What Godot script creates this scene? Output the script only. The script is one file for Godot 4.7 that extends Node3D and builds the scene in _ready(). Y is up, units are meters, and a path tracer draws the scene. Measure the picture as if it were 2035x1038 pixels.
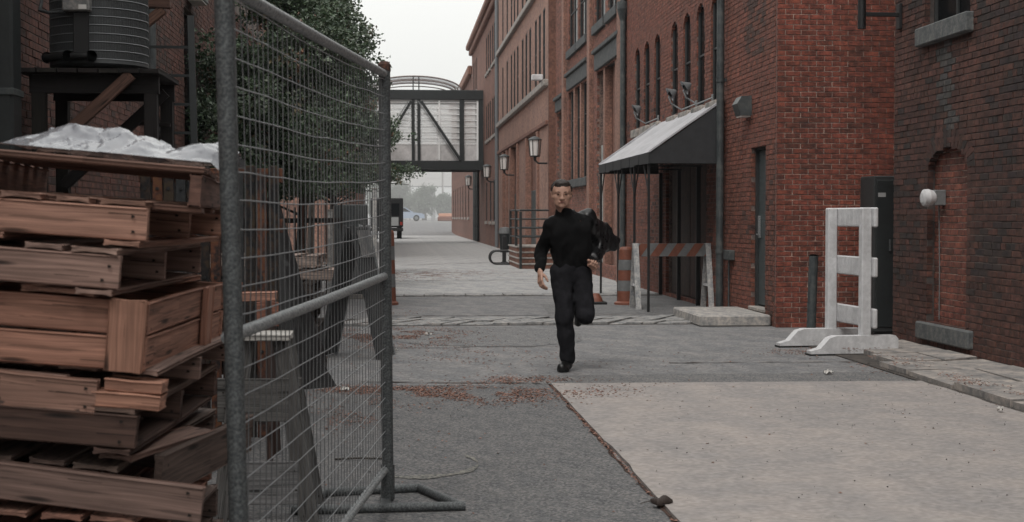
extends Node3D
# A brick back alley: camera and light first, then the setting, the buildings, the objects.

class Geo:
	var v := PackedVector3Array()
	var n := PackedVector3Array()
	var c := PackedColorArray()
	var ix := PackedInt32Array()
	var col := Color.WHITE
	func tri(a: Vector3, b: Vector3, d: Vector3, out := Vector3.ZERO) -> void:
		var nn := (b - a).cross(d - a).normalized()
		var i := v.size()
		v.push_back(a); v.push_back(b); v.push_back(d)
		var flip := out != Vector3.ZERO and nn.dot(out) < 0.0
		if flip: nn = -nn
		for k in 3: n.push_back(nn); c.push_back(col)
		if flip: ix.push_back(i); ix.push_back(i + 1); ix.push_back(i + 2)
		else: ix.push_back(i); ix.push_back(i + 2); ix.push_back(i + 1)
	func quad(a: Vector3, b: Vector3, d: Vector3, e: Vector3, out := Vector3.ZERO) -> void:
		var nn := (b - a).cross(e - a).normalized()
		if nn == Vector3.ZERO: nn = (d - b).cross(e - b).normalized()
		var i := v.size()
		v.push_back(a); v.push_back(b); v.push_back(d); v.push_back(e)
		var flip := out != Vector3.ZERO and nn.dot(out) < 0.0
		if flip: nn = -nn
		n.push_back(nn); n.push_back(nn); n.push_back(nn); n.push_back(nn)
		c.push_back(col); c.push_back(col); c.push_back(col); c.push_back(col)
		if flip: ix.append_array([i, i + 1, i + 2, i, i + 2, i + 3])
		else: ix.append_array([i, i + 2, i + 1, i, i + 3, i + 2])
	# a box: centre, size, basis, chamfer
	func box(p: Vector3, s: Vector3, b := Basis.IDENTITY, ch := 0.0) -> void:
		var h := s * 0.5
		ch = minf(ch, minf(h.x, minf(h.y, h.z)) * 0.6)
		var ax := [b.x, b.y, b.z]
		var hh := [h.x, h.y, h.z]
		for k in 3:
			var k1 := (k + 1) % 3
			var k2 := (k + 2) % 3
			var e1: Vector3 = ax[k1] * (hh[k1] - ch)
			var e2: Vector3 = ax[k2] * (hh[k2] - ch)
			for sg in [-1.0, 1.0]:
				var o: Vector3 = p + ax[k] * hh[k] * sg
				quad(o - e1 - e2, o + e1 - e2, o + e1 + e2, o - e1 + e2, ax[k] * sg)
			if ch > 0.0:
				var e0: Vector3 = ax[k] * (hh[k] - ch)
				for s1 in [-1.0, 1.0]:
					for s2 in [-1.0, 1.0]:
						var pa: Vector3 = p + ax[k1] * hh[k1] * s1 + ax[k2] * (hh[k2] - ch) * s2
						var pb: Vector3 = p + ax[k1] * (hh[k1] - ch) * s1 + ax[k2] * hh[k2] * s2
						quad(pa - e0, pa + e0, pb + e0, pb - e0, ax[k1] * s1 + ax[k2] * s2)
		if ch > 0.0:
			for sx in [-1.0, 1.0]:
				for sy in [-1.0, 1.0]:
					for sz in [-1.0, 1.0]:
						var X: Vector3 = b.x * sx
						var Y: Vector3 = b.y * sy
						var Z: Vector3 = b.z * sz
						tri(p + X * h.x + Y * (h.y - ch) + Z * (h.z - ch), p + X * (h.x - ch) + Y * h.y + Z * (h.z - ch), p + X * (h.x - ch) + Y * (h.y - ch) + Z * h.z, X + Y + Z)
	func bb(a: Vector3, b: Vector3, ch := 0.0) -> void:
		box((a + b) * 0.5, (b - a).abs(), Basis.IDENTITY, ch)
	# a bar of section w x h from a to b
	func bar(a: Vector3, b: Vector3, w: float, h: float, ch := 0.0, upv := Vector3.UP) -> void:
		var z := (b - a).normalized()
		if absf(z.dot(upv)) > 0.98: upv = Vector3.RIGHT
		var x := upv.cross(z).normalized()
		box((a + b) * 0.5, Vector3(w, h, a.distance_to(b)), Basis(x, z.cross(x), z), ch)
	func ring(p: Vector3, z: Vector3, r: float, sides: int, upv := Vector3.UP) -> PackedVector3Array:
		if absf(z.dot(upv)) > 0.95: upv = Vector3.RIGHT
		var x := upv.cross(z).normalized()
		var y := z.cross(x)
		var o := PackedVector3Array()
		for i in sides:
			var a := TAU * (i + 0.5) / sides
			o.push_back(p + (x * cos(a) + y * sin(a)) * r)
		return o
	# smooth tube through points; radius a number or an array
	func tube(pts: Array, rad, sides := 8, caps := true) -> void:
		var base := v.size()
		var m := pts.size()
		var x := Vector3.ZERO
		for i in m:
			var p: Vector3 = pts[i]
			var z: Vector3 = (pts[mini(i + 1, m - 1)] - pts[maxi(i - 1, 0)]).normalized()
			if i == 0:
				var upv := Vector3.UP if absf(z.y) < 0.95 else Vector3.RIGHT
				x = upv.cross(z).normalized()
			else:
				x = (x - z * x.dot(z)).normalized()
			var y := z.cross(x)
			var r: float = rad[i] if rad is Array else rad
			for k in sides:
				var a := TAU * (k + 0.5) / sides
				var d := x * cos(a) + y * sin(a)
				v.push_back(p + d * r); n.push_back(d); c.push_back(col)
		for i in m - 1:
			for k in sides:
				var a := base + i * sides + k
				var b := base + i * sides + (k + 1) % sides
				ix.append_array([a, a + sides, b, b, a + sides, b + sides])
		if caps:
			for e in [0, m - 1]:
				var z: Vector3 = (pts[1] - pts[0]) if e == 0 else (pts[m - 1] - pts[m - 2])
				z = -z.normalized() if e == 0 else z.normalized()
				var q := v.size()
				v.push_back(pts[e]); n.push_back(z); c.push_back(col)
				for k in sides:
					v.push_back(v[base + e * sides + k]); n.push_back(z); c.push_back(col)
				for k in sides:
					var a := q + 1 + k
					var b := q + 1 + (k + 1) % sides
					if e == 0: ix.append_array([q, a, b])
					else: ix.append_array([q, b, a])
	# turned shape about an axis: profile of (radius, height)
	func lathe(prof: Array, sides: int, t := Transform3D.IDENTITY) -> void:
		for i in prof.size() - 1:
			var p0: Vector2 = prof[i]
			var p1: Vector2 = prof[i + 1]
			var sl := (p1 - p0).normalized()
			var base := v.size()
			for k in sides + 1:
				var a := TAU * k / sides
				var d := Vector3(cos(a), 0, sin(a))
				var nn := (t.basis * (d * sl.y - Vector3.UP * sl.x)).normalized()
				v.push_back(t * (d * p0.x + Vector3.UP * p0.y)); n.push_back(nn); c.push_back(col)
				v.push_back(t * (d * p1.x + Vector3.UP * p1.y)); n.push_back(nn); c.push_back(col)
			for k in sides:
				var a := base + k * 2
				ix.append_array([a, a + 2, a + 1, a + 1, a + 2, a + 3])
	# a flat outline given thickness: points in the plane x, y of t, from z = 0 to z = d
	func prism(pl: PackedVector2Array, d: float, t := Transform3D.IDENTITY) -> void:
		var tr := Geometry2D.triangulate_polygon(pl)
		var zz := t.basis.z.normalized()
		for e in [0, 1]:
			for i in range(0, tr.size(), 3):
				var q := []
				for k in 3: q.append(t * Vector3(pl[tr[i + k]].x, pl[tr[i + k]].y, d * e))
				tri(q[0], q[1], q[2], zz * (1.0 if (e == 1) == (d > 0) else -1.0))
		var cw := Geometry2D.is_polygon_clockwise(pl)
		for i in pl.size():
			var a := pl[i]
			var b := pl[(i + 1) % pl.size()]
			var o := Vector2(b.y - a.y, a.x - b.x) * (-1.0 if cw else 1.0)
			quad(t * Vector3(a.x, a.y, 0), t * Vector3(b.x, b.y, 0), t * Vector3(b.x, b.y, d), t * Vector3(a.x, a.y, d), t.basis * Vector3(o.x, o.y, 0))
	func ball(p: Vector3, r: Vector3, seg := 10) -> void:
		var base := v.size()
		var rows := maxi(4, seg / 2 + 1)
		for j in rows + 1:
			var th := PI * j / rows
			for k in seg + 1:
				var a := TAU * k / seg
				var d := Vector3(sin(th) * cos(a), cos(th), sin(th) * sin(a))
				v.push_back(p + d * r); n.push_back((d / r).normalized()); c.push_back(col)
		for j in rows:
			for k in seg:
				var a := base + j * (seg + 1) + k
				ix.append_array([a, a + 1, a + seg + 1, a + 1, a + seg + 2, a + seg + 1])
	func mesh(m: Material) -> ArrayMesh:
		var arr := []
		arr.resize(Mesh.ARRAY_MAX)
		arr[Mesh.ARRAY_VERTEX] = v
		arr[Mesh.ARRAY_NORMAL] = n
		arr[Mesh.ARRAY_COLOR] = c
		arr[Mesh.ARRAY_INDEX] = ix
		var am := ArrayMesh.new()
		am.add_surface_from_arrays(Mesh.PRIMITIVE_TRIANGLES, arr)
		am.surface_set_material(0, m)
		return am

var M := {}            # materials
var TX := {}           # textures
var taken := {}        # names in use, per parent
var rng := RandomNumberGenerator.new()
const TM := 0.6        # mean of the tone textures

func numbered(parent: Node, called: String) -> String:
	var key := str(parent.get_instance_id()) + called
	var k: int = taken.get(key, 0)
	taken[key] = k + 1
	return called if k == 0 else "%s_%03d" % [called, k]

func thing(called: String, label: String, category: String, at := Vector3.ZERO, turn := 0.0, group := "") -> Node3D:
	var o := Node3D.new()
	o.name = numbered(self, called)
	add_child(o, true)
	o.position = at
	o.rotation.y = turn
	o.set_meta("label", label)
	o.set_meta("category", category)
	if group: o.set_meta("group", group)
	return o

func setting(called: String) -> Node3D:
	var o := Node3D.new()
	o.name = numbered(self, called)
	add_child(o, true)
	o.set_meta("kind", "structure")
	return o

func part(parent: Node, called: String, g: Geo, m: Material, at := Vector3.ZERO) -> MeshInstance3D:
	return put(parent, called, g.mesh(m), Transform3D(Basis.IDENTITY, at))

func put(parent: Node, called: String, mesh: Mesh, t := Transform3D.IDENTITY) -> MeshInstance3D:
	var o := MeshInstance3D.new()
	o.name = numbered(parent, called)
	o.mesh = mesh
	o.transform = t
	parent.add_child(o, true)
	return o

func single(called: String, g: Geo, m: Material, label: String, category: String, group := "", at := Vector3.ZERO) -> MeshInstance3D:
	var o := part(self, called, g, m, at)
	o.set_meta("label", label)
	o.set_meta("category", category)
	if group: o.set_meta("group", group)
	return o

func ground_piece(called: String, g: Geo, m: Material) -> MeshInstance3D:
	var o := part(self, called, g, m)
	o.set_meta("kind", "structure")
	return o

func copy(o: Node3D, t: Transform3D, label: String) -> Node3D:
	var r: Node3D = o.duplicate()
	r.name = numbered(self, String(o.name).rstrip("_0123456789"))
	add_child(r, true)
	r.transform = t
	r.set_meta("label", label)
	return r

# ---------- textures and materials ----------
func noise_bytes(size: int, kind: int, freq: float, oct: int, sd: int) -> PackedByteArray:
	var f := FastNoiseLite.new()
	f.noise_type = kind
	f.seed = sd
	f.frequency = freq
	f.fractal_type = FastNoiseLite.FRACTAL_FBM if oct > 1 else FastNoiseLite.FRACTAL_NONE
	f.fractal_octaves = oct
	if kind == FastNoiseLite.TYPE_CELLULAR:
		f.cellular_return_type = FastNoiseLite.RETURN_CELL_VALUE
	var im := f.get_seamless_image(size, size)
	im.convert(Image.FORMAT_L8)
	return im.get_data()

# layers: [bytes, weight, colour shift]; a tone texture whose mean is TM in linear light
func tone_texture(size: int, layers: Array) -> ImageTexture:
	var nn := size * size
	var out := PackedByteArray()
	out.resize(nn * 3)
	var sum := PackedFloat32Array()
	sum.resize(nn)
	var warm := PackedFloat32Array()
	warm.resize(nn)
	for l in layers:
		var b: PackedByteArray = l[0]
		var w: float = l[1] / 128.0
		var h: float = (l[2] if l.size() > 2 else 0.0) / 128.0
		for i in nn:
			var d := b[i] - 128.0
			sum[i] += d * w
			warm[i] += d * h
	for i in nn:
		var s := 203.0 * (1.0 + sum[i])
		out[i * 3] = clampi(int(s * (1.0 + warm[i])), 4, 255)
		out[i * 3 + 1] = clampi(int(s), 4, 255)
		out[i * 3 + 2] = clampi(int(s * (1.0 - warm[i])), 4, 255)
	return ImageTexture.create_from_image(Image.create_from_data(size, size, false, Image.FORMAT_RGB8, out))

func gray_texture(size: int, b: PackedByteArray) -> ImageTexture:
	return ImageTexture.create_from_image(Image.create_from_data(size, size, false, Image.FORMAT_L8, b))

# wood grain: long streaks along x
func wood_texture(sd: int) -> ImageTexture:
	var f := FastNoiseLite.new()
	f.seed = sd
	f.frequency = 0.02
	f.fractal_octaves = 4
	var f2 := FastNoiseLite.new()
	f2.seed = sd + 9
	f2.frequency = 0.006
	var streak := FastNoiseLite.new()
	streak.seed = sd + 4
	streak.frequency = 0.012
	var knots := [Vector2(90, 120), Vector2(330, 60), Vector2(250, 300), Vector2(430, 410), Vector2(60, 440)]
	var im := Image.create(512, 512, false, Image.FORMAT_RGB8)
	for y in 512:
		for x in 512:
			var warp := f2.get_noise_2d(x * 0.35, y * 0.9) * 34.0
			var g := f.get_noise_2d(x * 0.07, (y + warp) * 4.2) * 0.2
			var s := sin((y + warp * 1.6) * 0.20) * 0.035
			var big := f2.get_noise_2d(x * 0.8 + 900.0, y * 2.0) * 0.22
			var t := 0.79 * (1.0 + g + s + big)
			for kn in knots:
				var kd := Vector2((x - kn.x) * 0.55, (y - kn.y) * 0.8).length()
				if kd < 16.0: t *= 0.45 + 0.55 * smoothstep(3.0, 16.0, kd)
			if streak.get_noise_2d(x * 0.35, y * 2.2) > 0.34: t *= 0.8
			im.set_pixel(x, y, Color(t, t * (0.985 + g * 0.05), t * (0.97 + g * 0.08)))
	return ImageTexture.create_from_image(im)

func lin(r: float, g: float, b: float) -> Color:
	return Color(r, g, b).linear_to_srgb()

# a material of base colour (linear) with a tone texture laid on in three planes
func mat(r: float, g: float, b: float, rough := 0.9, tex := "", sc := 1.0, o := {}) -> StandardMaterial3D:
	var m := StandardMaterial3D.new()
	m.roughness = rough
	if tex != "":
		m.albedo_texture = TX[tex]
		m.albedo_color = lin(minf(r / TM, 1.0), minf(g / TM, 1.0), minf(b / TM, 1.0))
		m.uv1_triplanar = true
		m.uv1_world_triplanar = o.get("world", true)
		m.uv1_scale = o.get("scale3", Vector3.ONE * sc)
		m.uv1_offset = o.get("offset", Vector3.ZERO)
		m.uv1_triplanar_sharpness = 8.0
	else:
		m.albedo_color = lin(r, g, b)
	m.metallic = o.get("metal", 0.0)
	if o.has("spec"): m.metallic_specular = o.spec
	if o.get("vc", false):
		m.vertex_color_use_as_albedo = true
	if o.has("bump"):
		m.heightmap_enabled = true
		m.heightmap_texture = TX[o.bump]
		m.heightmap_scale = o.get("relief", 0.3)
	if o.has("backlight"):
		m.backlight_enabled = true
		m.backlight = o.backlight
	if o.get("alpha", 1.0) < 1.0:
		m.transparency = BaseMaterial3D.TRANSPARENCY_ALPHA
		m.albedo_color.a = o.alpha
	m.cull_mode = BaseMaterial3D.CULL_DISABLED if o.get("both", false) else BaseMaterial3D.CULL_BACK
	return m

func make_materials() -> void:
	var SX := FastNoiseLite.TYPE_SIMPLEX_SMOOTH
	var CE := FastNoiseLite.TYPE_CELLULAR
	var VA := FastNoiseLite.TYPE_VALUE
	var n_fine := noise_bytes(512, VA, 0.35, 2, 3)
	var n_mid := noise_bytes(512, SX, 0.03, 4, 5)
	var n_big := noise_bytes(512, SX, 0.008, 4, 7)
	var n_cell := noise_bytes(512, CE, 0.16, 1, 11)
	TX.grit = tone_texture(512, [[n_cell, 0.22, 0.02], [n_fine, 0.20], [n_mid, 0.06], [n_big, 0.07, 0.01]])
	TX.road = tone_texture(512, [[n_cell, 0.10], [n_fine, 0.14], [n_mid, 0.06, 0.01], [n_big, 0.10, 0.015]])
	TX.slab = tone_texture(512, [[n_fine, 0.11], [n_mid, 0.04, 0.008], [n_big, 0.055, 0.01]])
	TX.brick = tone_texture(512, [[n_fine, 0.16], [n_mid, 0.24, 0.04], [n_big, 0.22, 0.03]])
	TX.far = tone_texture(512, [[n_fine, 0.24, 0.02], [n_mid, 0.05, 0.01], [n_big, 0.06, 0.01]])
	TX.zinc = tone_texture(512, [[noise_bytes(512, CE, 0.05, 1, 23), 0.10], [n_mid, 0.32, 0.02], [n_fine, 0.10]])
	TX.stain = tone_texture(512, [[n_mid, 0.14, 0.02], [n_big, 0.17, 0.02], [n_fine, 0.10]])
	TX.faint = tone_texture(512, [[n_mid, 0.05], [n_big, 0.07], [n_fine, 0.03]])
	TX.rust = tone_texture(512, [[n_mid, 0.4, 0.22], [n_big, 0.4, 0.2], [n_fine, 0.15]])
	TX.wood = wood_texture(31)
	TX.bump_fine = gray_texture(512, n_fine)
	TX.bump_cell = gray_texture(512, n_cell)
	TX.bump_mid = gray_texture(512, n_mid)
	M.asphalt = mat(0.175, 0.173, 0.175, 0.92, "road", 0.5, {"bump": "bump_fine", "relief": 0.2})
	M.rough_asphalt = mat(0.118, 0.117, 0.119, 0.95, "grit", 1.0, {"bump": "bump_cell", "relief": 0.3})
	M.pale_asphalt = mat(0.33, 0.33, 0.33, 0.92, "road", 0.4)
	M.patch = mat(0.15, 0.15, 0.152, 0.95, "grit", 1.0)
	M.slab = mat(0.288, 0.264, 0.252, 0.9, "slab", 0.24)
	M.flag = mat(0.27, 0.25, 0.235, 0.92, "stain", 0.6)
	M.dirt = mat(0.06, 0.052, 0.047, 1.0, "stain", 0.8)
	M.sett = mat(0.25, 0.247, 0.244, 0.85, "stain", 1.1)
	M.brick = mat(0.6, 0.6, 0.6, 0.88, "brick", 1.7, {"vc": true, "bump": "bump_fine", "relief": 0.15})
	M.mortar_light = mat(0.33, 0.26, 0.225, 0.95, "brick", 1.3)
	M.mortar_mid = mat(0.17, 0.125, 0.11, 0.95, "brick", 1.3)
	M.mortar_dark = mat(0.075, 0.062, 0.058, 0.95, "stain", 0.7)
	M.far_brick = mat(0.275, 0.162, 0.128, 0.92, "far", 0.12)
	M.far_brick2 = mat(0.175, 0.086, 0.064, 0.92, "far", 0.12)
	M.pier = mat(0.235, 0.128, 0.098, 0.92, "far", 0.2)
	M.stone_dark = mat(0.065, 0.07, 0.072, 0.85, "stain", 0.9)
	M.stone = mat(0.30, 0.28, 0.26, 0.9, "stain", 0.9)
	M.stone_sill = mat(0.115, 0.12, 0.12, 0.9, "stain", 1.6)
	M.core = mat(0.03, 0.028, 0.027, 0.95)
	M.roof = mat(0.06, 0.06, 0.06, 0.95, "stain", 0.4)
	M.glass_dark = mat(0.010, 0.011, 0.012, 0.12, "", 1.0, {"spec": 0.12})
	M.frame_dark = mat(0.03, 0.032, 0.033, 0.6, "faint", 1.0)
	M.door_grey = mat(0.06, 0.075, 0.078, 0.5, "faint", 0.8)
	M.panel_pale = mat(0.32, 0.33, 0.32, 0.7, "stain", 0.7)
	M.steel_dark = mat(0.022, 0.026, 0.027, 0.5, "faint", 1.0)
	M.black_metal = mat(0.012, 0.012, 0.013, 0.5)
	M.pipe = mat(0.06, 0.068, 0.07, 0.5, "stain", 0.9)
	M.zinc = mat(0.25, 0.262, 0.268, 0.55, "zinc", 4.0, {"metal": 0.35})
	M.zinc_wire = mat(0.26, 0.27, 0.28, 0.5, "", 1.0, {"metal": 0.2})
	M.wire_dark = mat(0.15, 0.155, 0.16, 0.55, "", 1.0, {"metal": 0.2})
	M.zinc_post = mat(0.09, 0.097, 0.10, 0.62, "zinc", 5.0, {"metal": 0.25})
	M.white_plastic = mat(0.59, 0.59, 0.60, 0.5, "faint", 1.2)
	M.canvas = mat(0.42, 0.42, 0.44, 0.75, "faint", 0.5)
	M.canvas_dark = mat(0.028, 0.029, 0.031, 0.8, "faint", 0.5)
	M.orange = mat(0.19, 0.066, 0.04, 0.6, "faint", 1.4)
	M.band_grey = mat(0.16, 0.165, 0.168, 0.6, "faint", 1.4)
	M.lamp_glass = mat(0.85, 0.81, 0.78, 0.35, "", 1.0, {"backlight": Color(0.5, 0.5, 0.5)})
	M.bridge_glass = mat(0.93, 0.94, 0.94, 0.1, "", 1.0, {"alpha": 0.3, "both": true})
	M.bridge_white = mat(0.85, 0.86, 0.86, 0.6)
	M.bridge_panel = mat(0.6, 0.59, 0.59, 0.5, "faint", 0.4)
	for k in 4:
		var off := Vector3(0.13, 0.29, 0.37) * k
		M["wood%d" % k] = mat(0.6, 0.6, 0.6, 0.85, "wood", 1.0, {"vc": true, "world": false, "scale3": Vector3(0.9, 4.2, 4.2), "offset": off, "bump": "wood", "relief": 0.15})
	M.grey_board = mat(0.035, 0.037, 0.039, 0.85, "stain", 1.4)
	M.rust = mat(0.085, 0.038, 0.026, 0.9, "rust", 1.2)
	M.rust_dark = mat(0.03, 0.022, 0.019, 0.9, "rust", 1.2)
	M.tarp = mat(0.010, 0.010, 0.011, 0.55)
	M.rubber = mat(0.012, 0.012, 0.012, 0.8)
	M.paper = mat(0.65, 0.63, 0.6, 0.9)
	M.leafy = mat(0.85, 0.85, 0.85, 0.42, "", 1.0, {"vc": true, "both": true, "backlight": Color(0.25, 0.3, 0.15)})
	M.litter = mat(1.0, 1.0, 1.0, 0.9, "", 1.0, {"vc": true, "both": true})
	M.bark = mat(0.05, 0.042, 0.036, 0.95, "stain", 2.0)
	M.plastic_sheet = mat(0.34, 0.36, 0.40, 0.15, "", 1.0, {"both": true, "alpha": 0.58})
	M.tint = mat(1.0, 1.0, 1.0, 0.7, "", 1.0, {"vc": true})

# ---------- brick walls ----------
const BL := 0.1925
const BH := 0.0555
const JT := 0.0095
var CAM := Vector3(0, 1.4, 0)
var FWD := Vector3.FORWARD
var RGT := Vector3.RIGHT
var UPV := Vector3.UP

# where the camera sees a point, in shares of the half frame
func seen(p: Vector3) -> Vector2:
	var d := p - CAM
	var z := d.dot(FWD)
	if z < 0.2: return Vector2(9, 9)
	return Vector2(d.dot(RGT) / z / 0.3634, d.dot(UPV) / z / 0.1854)

# half-open spans of the opening at height v: [u0, u1] or empty
func span_at(o: Dictionary, vv: float) -> Vector2:
	if vv < o.v0 or vv > o.v1: return Vector2.ZERO
	var rise: float = o.get("rise", 0.0)
	if rise > 0.0 and vv > o.v1 - rise:
		var hw: float = (o.u1 - o.u0) * 0.5
		var t: float = (vv - (o.v1 - rise)) / rise
		var w := hw * sqrt(maxf(0.0, 1.0 - t * t))
		return Vector2(o.u0 + hw - w, o.u0 + hw + w)
	return Vector2(o.u0, o.u1)

# A wall face. o: corner, u: along it, n: outward. Returns the wall part; bricks are its children.
# opt: tones (colours), mortar, bricks (bool), own (how many bricks stand alone), stain (Callable(u, v, r) -> tone index), headers, b0, b1, vis
func wall(T: Node3D, o: Vector3, u: Vector3, n: Vector3, L: float, hh: float, ops: Array, opt: Dictionary) -> MeshInstance3D:
	var up := Vector3.UP
	var has_bricks: bool = opt.get("bricks", true)
	var dep := 0.007 if has_bricks else 0.0
	var thick: float = opt.get("thick", 0.3)
	var b0: float = opt.get("b0", 0.0)
	var b1: float = opt.get("b1", L)
	var g := Geo.new()
	var P := func(a: float, b: float, d: float) -> Vector3: return o + u * a + up * b - n * d
	var e := 0.005 if has_bricks else 0.0
	var us := [b0, b1]
	var vs := [0.0, hh]
	for w in ops:
		us.append(w.u0 - e); us.append(w.u1 + e); vs.append(w.v0 - e); vs.append(w.v1 + e)
	var split: float = opt.get("split", -1.0)
	var g_low := Geo.new()
	if split > 0.0: vs.append(split)
	us.sort(); vs.sort()
	for j in vs.size() - 1:
		if vs[j + 1] - vs[j] < 0.0005: continue
		var vm: float = (vs[j] + vs[j + 1]) * 0.5
		var i := 0
		while i < us.size() - 1:
			var open := func(k: int) -> bool:
				if us[k + 1] - us[k] < 0.0005: return false
				var um: float = (us[k] + us[k + 1]) * 0.5
				for w in ops:
					if um > w.u0 - e and um < w.u1 + e and vm > w.v0 - e and vm < w.v1 + e: return true
				return false
			if open.call(i):
				i += 1
				continue
			var s: float = us[i]
			while i < us.size() - 1 and not open.call(i): i += 1
			if us[i] - s > 0.0005:
				(g_low if vm < split else g).quad(P.call(s, vs[j], dep), P.call(us[i], vs[j], dep), P.call(us[i], vs[j + 1], dep), P.call(s, vs[j + 1], dep), n)
	for w in ops:
		var a: float = w.u0 - e
		var b: float = w.u1 + e
		var v0: float = w.v0 - e
		var v1: float = w.v1 + e
		g.quad(P.call(a, v0, dep), P.call(a, v1, dep), P.call(a, v1, thick), P.call(a, v0, thick), u)
		g.quad(P.call(b, v0, dep), P.call(b, v1, dep), P.call(b, v1, thick), P.call(b, v0, thick), -u)
		g.quad(P.call(a, v0, dep), P.call(b, v0, dep), P.call(b, v0, thick), P.call(a, v0, thick), up)
		g.quad(P.call(a, v1, dep), P.call(b, v1, dep), P.call(b, v1, thick), P.call(a, v1, thick), -up)
		var rise: float = w.get("rise", 0.0)
		if rise > 0.0:   # solid corners over an arch
			var k := 8
			for q in k:
				var va: float = w.v1 - rise + rise * q / k
				var vb: float = va + rise / k
				var sp := span_at(w, va + 0.0001)
				g.quad(P.call(w.u0, va, dep), P.call(sp.x, va, dep), P.call(sp.x, vb, dep), P.call(w.u0, vb, dep), n)
				g.quad(P.call(sp.y, va, dep), P.call(w.u1, va, dep), P.call(w.u1, vb, dep), P.call(sp.y, vb, dep), n)
				g.quad(P.call(sp.x, va, dep), P.call(sp.x, va, thick), P.call(sp.x, vb, thick), P.call(sp.x, vb, dep), u)
				g.quad(P.call(sp.y, va, dep), P.call(sp.y, va, thick), P.call(sp.y, vb, thick), P.call(sp.y, vb, dep), -u)
	var W := part(T, opt.get("called", "wall"), g, opt.mortar)
	if split > 0.0: part(W, "repointing", g_low, opt.mortar_low)
	if not has_bricks: return W
	# bricks
	var tones: Array = opt.tones
	var stain: Callable = opt.stain
	var headers: int = opt.get("headers", 6)
	var rows := int(ceil((hh - 0.02) / (BH + JT)))
	var own: int = opt.get("own", 0)
	var vmax: float = opt.get("vmax", hh)
	var list := []     # [distance, u0, u1, v, tone, seen]
	var r := RandomNumberGenerator.new()
	r.seed = opt.get("seed", 1)
	for k in rows:
		var v0 := k * (BH + JT)
		var vm := v0 + BH * 0.5
		if v0 > vmax: break
		var head: bool = headers > 0 and k % headers == headers - 1
		var bl := 0.0915 if head else BL
		var step := bl + JT
		var x := -step * (0.5 if k % 2 == 1 else 0.0) + (0.03 if head else 0.0)
		var cuts := []
		for w in ops:
			var sp := span_at(w, vm)
			if sp.y > sp.x: cuts.append(sp)
		while x < L:
			var segs := [[maxf(x, 0.0), minf(x + bl + r.randf_range(-0.002, 0.002), L)]]
			for cu in cuts:
				var nx := []
				for s in segs:
					if cu.y <= s[0] or cu.x >= s[1]: nx.append(s)
					else:
						if cu.x > s[0]: nx.append([s[0], cu.x])
						if cu.y < s[1]: nx.append([cu.y, s[1]])
				segs = nx
			for s in segs:
				if s[1] - s[0] > 0.025:
					var tone := clampi(stain.call((s[0] + s[1]) * 0.5, vm, r.randf()), 0, tones.size() - 1)
					list.append([s[0], s[1], v0, tone])
			x += step
	var chosen := {}
	if own > 0:
		var cand := []
		for i in list.size():
			var q: Array = list[i]
			var ctr: Vector3 = P.call((q[0] + q[1]) * 0.5, q[2] + BH * 0.5, 0.0)
			var s := seen(ctr)
			if absf(s.x) < 0.99 and absf(s.y) < 0.98 and q[1] - q[0] > 0.185:
				cand.append([CAM.distance_squared_to(ctr), i])
		cand.sort_custom(func(a, b): return a[0] < b[0])
		for k in mini(own, cand.size()): chosen[cand[k][1]] = true
	var proto := []
	for t in tones.size():
		var pg := Geo.new()
		pg.col = tones[t]
		pg.box(Vector3(0, 0, -0.03), Vector3(BL, BH, 0.06), Basis.IDENTITY, 0.003)
		proto.append(pg.mesh(M.brick))
	var jg := Geo.new()
	var basis := Basis(u, up, n)
	for i in list.size():
		var q: Array = list[i]
		var proud := r.randf_range(-0.003, 0.003)
		if chosen.has(i):
			put(W, "brick", proto[q[3]], Transform3D(basis * Basis.from_euler(Vector3(0, 0, r.randf_range(-0.004, 0.004))), P.call((q[0] + q[1]) * 0.5, q[2] + BH * 0.5, -proud)))
			continue
		var f := r.randf_range(0.88, 1.12)
		var tc: Color = tones[q[3]]
		jg.col = Color(tc.r * f, tc.g * f, tc.b * f)
		var a: Vector3 = P.call(q[0], q[2], -proud)
		var b: Vector3 = P.call(q[1], q[2], -proud)
		var c2: Vector3 = b + up * BH
		var d: Vector3 = a + up * BH
		var bk := -n * 0.06
		jg.quad(a, b, c2, d, n)
		jg.quad(a, a + bk, d + bk, d, -u)
		jg.quad(b, b + bk, c2 + bk, c2, u)
		jg.quad(d, d + bk, c2 + bk, c2, up)
		jg.quad(a, a + bk, b + bk, b, -up)
	if list.size() > 0:
		var rest := part(W, "brickwork", jg, M.brick)
		rest.set_meta("kind", "stuff")
	return W

func near_color(c: Color, f: float) -> Color:
	return Color(c.r * f, c.g * f, c.b * f)

# an arch of bricks on edge over an opening, under parent
func arch_ring(parent: Node, o: Vector3, u: Vector3, n: Vector3, w: Dictionary, tones: Array, depth: float, proud := 0.004) -> void:
	var g := Geo.new()
	var hw: float = (w.u1 - w.u0) * 0.5
	var cu: float = w.u0 + hw
	var rise: float = w.rise
	var k := int(PI * hw / 0.085)
	for i in k:
		var a0 := PI * (i + 0.06) / k
		var a1 := PI * (i + 0.94) / k
		var f := rng.randf_range(0.8, 1.15)
		g.col = near_color(tones[rng.randi() % tones.size()], f)
		var q := []
		for a in [a0, a1]:
			for r in [0.0, depth]:
				q.append(o + u * (cu - cos(a) * (hw + r)) + Vector3.UP * (w.v1 - rise + sin(a) * (rise + r)) + n * proud)
		var bk := -n * 0.11
		g.quad(q[0], q[1], q[3], q[2], n)
		g.quad(q[0], q[2], q[2] + bk, q[0] + bk)
		g.quad(q[1], q[3], q[3] + bk, q[1] + bk)
		g.quad(q[0], q[1], q[1] + bk, q[0] + bk)
		g.quad(q[2], q[3], q[3] + bk, q[2] + bk)
	part(parent, "arch", g, M.brick)

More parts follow.
